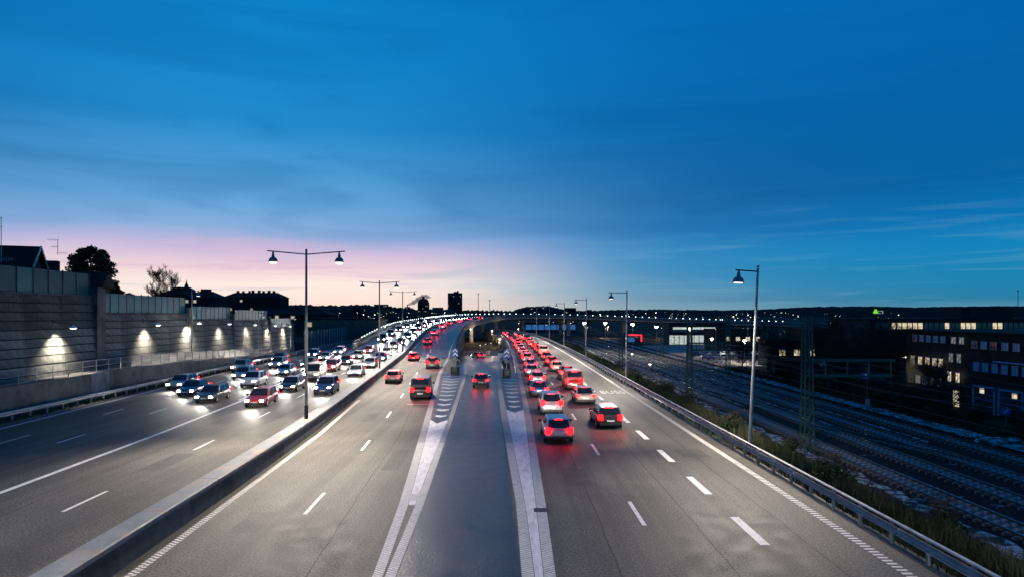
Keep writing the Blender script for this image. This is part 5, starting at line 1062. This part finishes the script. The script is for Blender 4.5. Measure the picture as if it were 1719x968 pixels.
    out['mirror'] = [MB().box((s * (hw + 0.10), y1 - 0.35, belt + 0.06), (0.2, 0.12, 0.14)) for s in (-1, 1)]
    out['brake_strip'] = [MB().box((0, y3 - 0.0, Hh - 0.045), (0.5, 0.05, 0.035))]
    out['wx'] = hw - 0.11; out['wy'] = (L * 0.31, -L * 0.29); out['L'] = L; out['hz'] = hz; out['hw'] = hw
    return out
ty = MB().lathe([(0.21, -0.1), (0.30, -0.105), (0.325, -0.07), (0.325, 0.07), (0.30, 0.105), (0.21, 0.1)], n=18, axis='X'); TY = ty.fixn(ty.mesh('tyre', M['tyre']))
ri = MB().lathe([(0.0, -0.07), (0.07, -0.075), (0.21, -0.09), (0.215, 0.09), (0.07, 0.075), (0.0, 0.07)], n=10, axis='X', smooth=False); RI = ri.fixn(ri.mesh('rim', M['rim']))
ah = MB().lathe([(0.30, -0.03), (0.40, -0.03), (0.41, 0.0), (0.40, 0.03), (0.30, 0.03)], n=18, axis='X'); AH = ah.fixn(ah.mesh('wheel_arch', M['trim']))
CM = {}
def car_parts(kind):
    if kind in CM: return CM[kind]
    o = car_meshes(kind); d = {'L': o['L'], 'wx': o['wx'], 'wy': o['wy'], 'hz': o['hz'], 'hw': o['hw']}
    for k in ('body', 'cabin'): d[k] = {c: None for c in PAINT}; d[k + '_mb'] = o[k]
    d['windscreen'] = o['windscreen'].fixn(o['windscreen'].mesh('windscreen', M['carglass'])); d['rear_window'] = o['rear_window'].fixn(o['rear_window'].mesh('rear_window', M['carglass']))
    d['side_window'] = [x.mesh('side_window', M['carglass']) for x in o['side_window']]
    d['head_on'] = [x.mesh('headlight', M['head_on']) for x in o['headlight']]; d['head_off'] = [x.mesh('headlight', M['head_off']) for x in o['headlight']]
    d['tail_on'] = [x.mesh('tail_light', M['tail_on']) for x in o['tail_light']]; d['tail_dim'] = [x.mesh('tail_light', M['tail_dim']) for x in o['tail_light']]; d['tail_off'] = [x.mesh('tail_light', M['tail_off']) for x in o['tail_light']]
    d['plate'] = [x.mesh('number_plate', M['plate']) for x in o['number_plate']]; d['bumper'] = [x.mesh('bumper', M['trim']) for x in o['bumper']]; d['mirror'] = [x.mesh('mirror', M['trim']) for x in o['mirror']]; d['strip'] = o['brake_strip'][0].mesh('brake_strip', M['tail_on'])
    CM[kind] = d; return d
def car(kind, paint, loc, rz, label, group, lit=True, beam=0.0, pitch=0.0, detail=2, coming=False):
    d = car_parts(kind); o = empty('car', loc, rz, label, 'van' if kind == 'van' else 'car', group); o.rotation_euler = (pitch, 0, rz)
    for k in ('body', 'cabin'):
        if d[k][paint] is None: d[k][paint] = d[k + '_mb'].fixn(d[k + '_mb'].mesh(k, PAINT[paint]))
        ob = link(k, d[k][paint], o)
        if k == 'body': md = ob.modifiers.new('sub', 'SUBSURF'); md.levels = 1 if detail < 2 else 2; md.render_levels = md.levels
        else: md = ob.modifiers.new('bev', 'BEVEL'); md.width = 0.11; md.segments = 3
    link('windscreen', d['windscreen'], o); link('rear_window', d['rear_window'], o)
    for s in d['side_window']: link('side_window', s, o)
    for s in d['head_on' if lit else 'head_off']: link('headlight', s, o)
    for s in d['tail_dim' if coming else 'tail_on' if lit else 'tail_off']: link('tail_light', s, o)
    if detail > 0:
        if lit and not coming: link('brake_strip', d['strip'], o)
        for s in d['plate']: link('number_plate', s, o)
        for s in d['bumper']: link('bumper', s, o)
        for s in d['mirror']: link('mirror', s, o)
    for sx in (-1, 1):
        for wy in d['wy']:
            wl_ = link('wheel', TY, o, (sx * d['wx'], wy, 0.325)) if detail < 2 else empty('wheel', (0, 0, 0))
            if detail == 2:
                wl_.parent = o; wl_.location = (sx * d['wx'], wy, 0.325); link('tyre', TY, wl_); link('rim', RI, wl_); link('arch', AH, wl_, (sx * 0.07, 0, 0.01))
    if lit and beam: spot(o, (0, d['L'] / 2 + 0.15, d['hz'] + 0.05), beam, 64, (1.0, 0.93, 0.82), (R(87), 0, 0), 1.0, 0.25)
    return o
ORD = ['nearest', 'second', 'third', 'fourth', 'fifth', 'sixth', 'seventh', 'eighth', 'ninth', 'tenth', 'eleventh', 'twelfth', 'thirteenth', 'fourteenth', 'fifteenth', 'sixteenth', 'seventeenth', 'eighteenth', 'nineteenth', 'twentieth']
cols = ['silver', 'black', 'white', 'dark grey', 'blue', 'red', 'white', 'black', 'silver', 'beige', 'dark grey', 'green']
kinds = ['estate', 'hatchback', 'saloon', 'sport utility', 'estate', 'van', 'hatchback', 'saloon', 'sport utility', 'estate']
cr_n = [0]
def lane(path, off, ys, where, group, back=False, beam=1300.0, sy=None, zf=None):
    for i, y in enumerate(ys):
        u = path.sy(y) if sy is None else y; p, t, n = path.at(u); q = p + n * off; hd = path.head(u)
        if zf: q.z = zf(y)
        k = kinds[(cr_n[0] * 7 + i) % len(kinds)]; c = cols[(cr_n[0] * 5 + i * 3) % len(cols)]; cr_n[0] += 1
        a, b = path.off(u - 2, off), path.off(u + 2, off); pt = math.atan2(b.z - a.z, 4.0)
        d = math.hypot(q.x, q.y); det = 2 if d < 95 else 1 if d < 170 else 0
        nice = {'sport utility': 'sport utility car', 'van': 'van'}.get(k, k + ' car' if k != 'van' else 'van')
        car(k, c, (q.x + rng.uniform(-0.25, 0.25), q.y, q.z + (0.024 if path is V else 0.0)), hd + (math.pi if back else 0) + rng.uniform(-0.01, 0.01), '%s %s %s, %s in row' % (c, nice, where, ORD[i]), group, True, beam if d < 230 else beam * 0.6, -pt if back else pt, det, back)
RGp = 'cars driving away on the right carriageway'; LGp = 'cars coming towards the camera on the left'; MGp = 'cars driving away on the middle carriageway'
lane(CR, 3.7, [42, 53, 64, 75, 85, 96, 107, 118, 130, 142, 155, 168, 182, 196, 212, 228, 244], 'with red tail lights, right road, inner lane', RGp)
lane(CR, 0.0, [47, 59, 70, 80, 91, 102, 113, 125, 137, 150, 163, 177, 191, 206, 222, 238], 'with red tail lights, right road, middle lane', RGp)
lane(B, -2.7, [76, 112], 'with red tail lights beside the median barrier', MGp)
lane(B, -6.4, [62, 96], 'with red tail lights by the left gore', MGp)
lane(B, 7.5, [58, 69, 80, 92, 104, 117, 130], 'facing the camera, second lane from the barrier', LGp, True)
lane(B, 3.2, [66, 84, 98, 112, 125, 138], 'facing the camera, first lane beside the barrier', LGp, True)
lane(B, 12.7, [61, 73, 86, 100, 114, 128], 'facing the camera, third lane from the barrier', LGp, True)
lane(B, 16.4, [66, 82, 98, 122], 'facing the camera, fourth lane from the barrier', LGp, True)
lane(B, 19.9, [72, 92, 112], 'facing the camera, lane nearest the wall', LGp, True)
VG = 'cars on the climbing viaduct'
lane(V, 13.2, [V.sy(150) + k for k in range(0, 150, 13)], 'coming down the viaduct inner lane', VG, True, 2400, sy=1)
lane(V, 18.0, [V.sy(155) + k for k in range(0, 150, 14)], 'coming down the viaduct outer lane', VG, True, 2400, sy=1)
lane(V, 6.9, [V.sy(150) + k for k in (0, 22, 45, 68, 92, 118, 145)], 'with red tail lights climbing the viaduct', VG, False, 3000, sy=1)
car('hatchback', 'dark grey', ((rl(72) + rr(72)) / 2, 72, 0.005), 0.04, 'dark grey hatchback car alone on the exit ramp, red tail lights lit', 'cars on the exit ramp', True, 900)
car('saloon', 'silver', (-8.5, 160, rampz(160)), 0.5, 'silver saloon car turning left at the foot of the exit ramp', 'cars on the exit ramp', True, 600, 0, 1)
for i in range(14):
    q = Vector((52.5 + (i % 7) * 3.0, 172 + (i // 7) * 14, -4.02)); car(rng.choice(['hatchback', 'estate', 'saloon']), rng.choice(['silver', 'white', 'blue', 'dark grey']), q, 0.25, 'unlit parked car in the lit yard beyond the tracks', 'cars parked in the lit yard', False, 0, 0, 0)
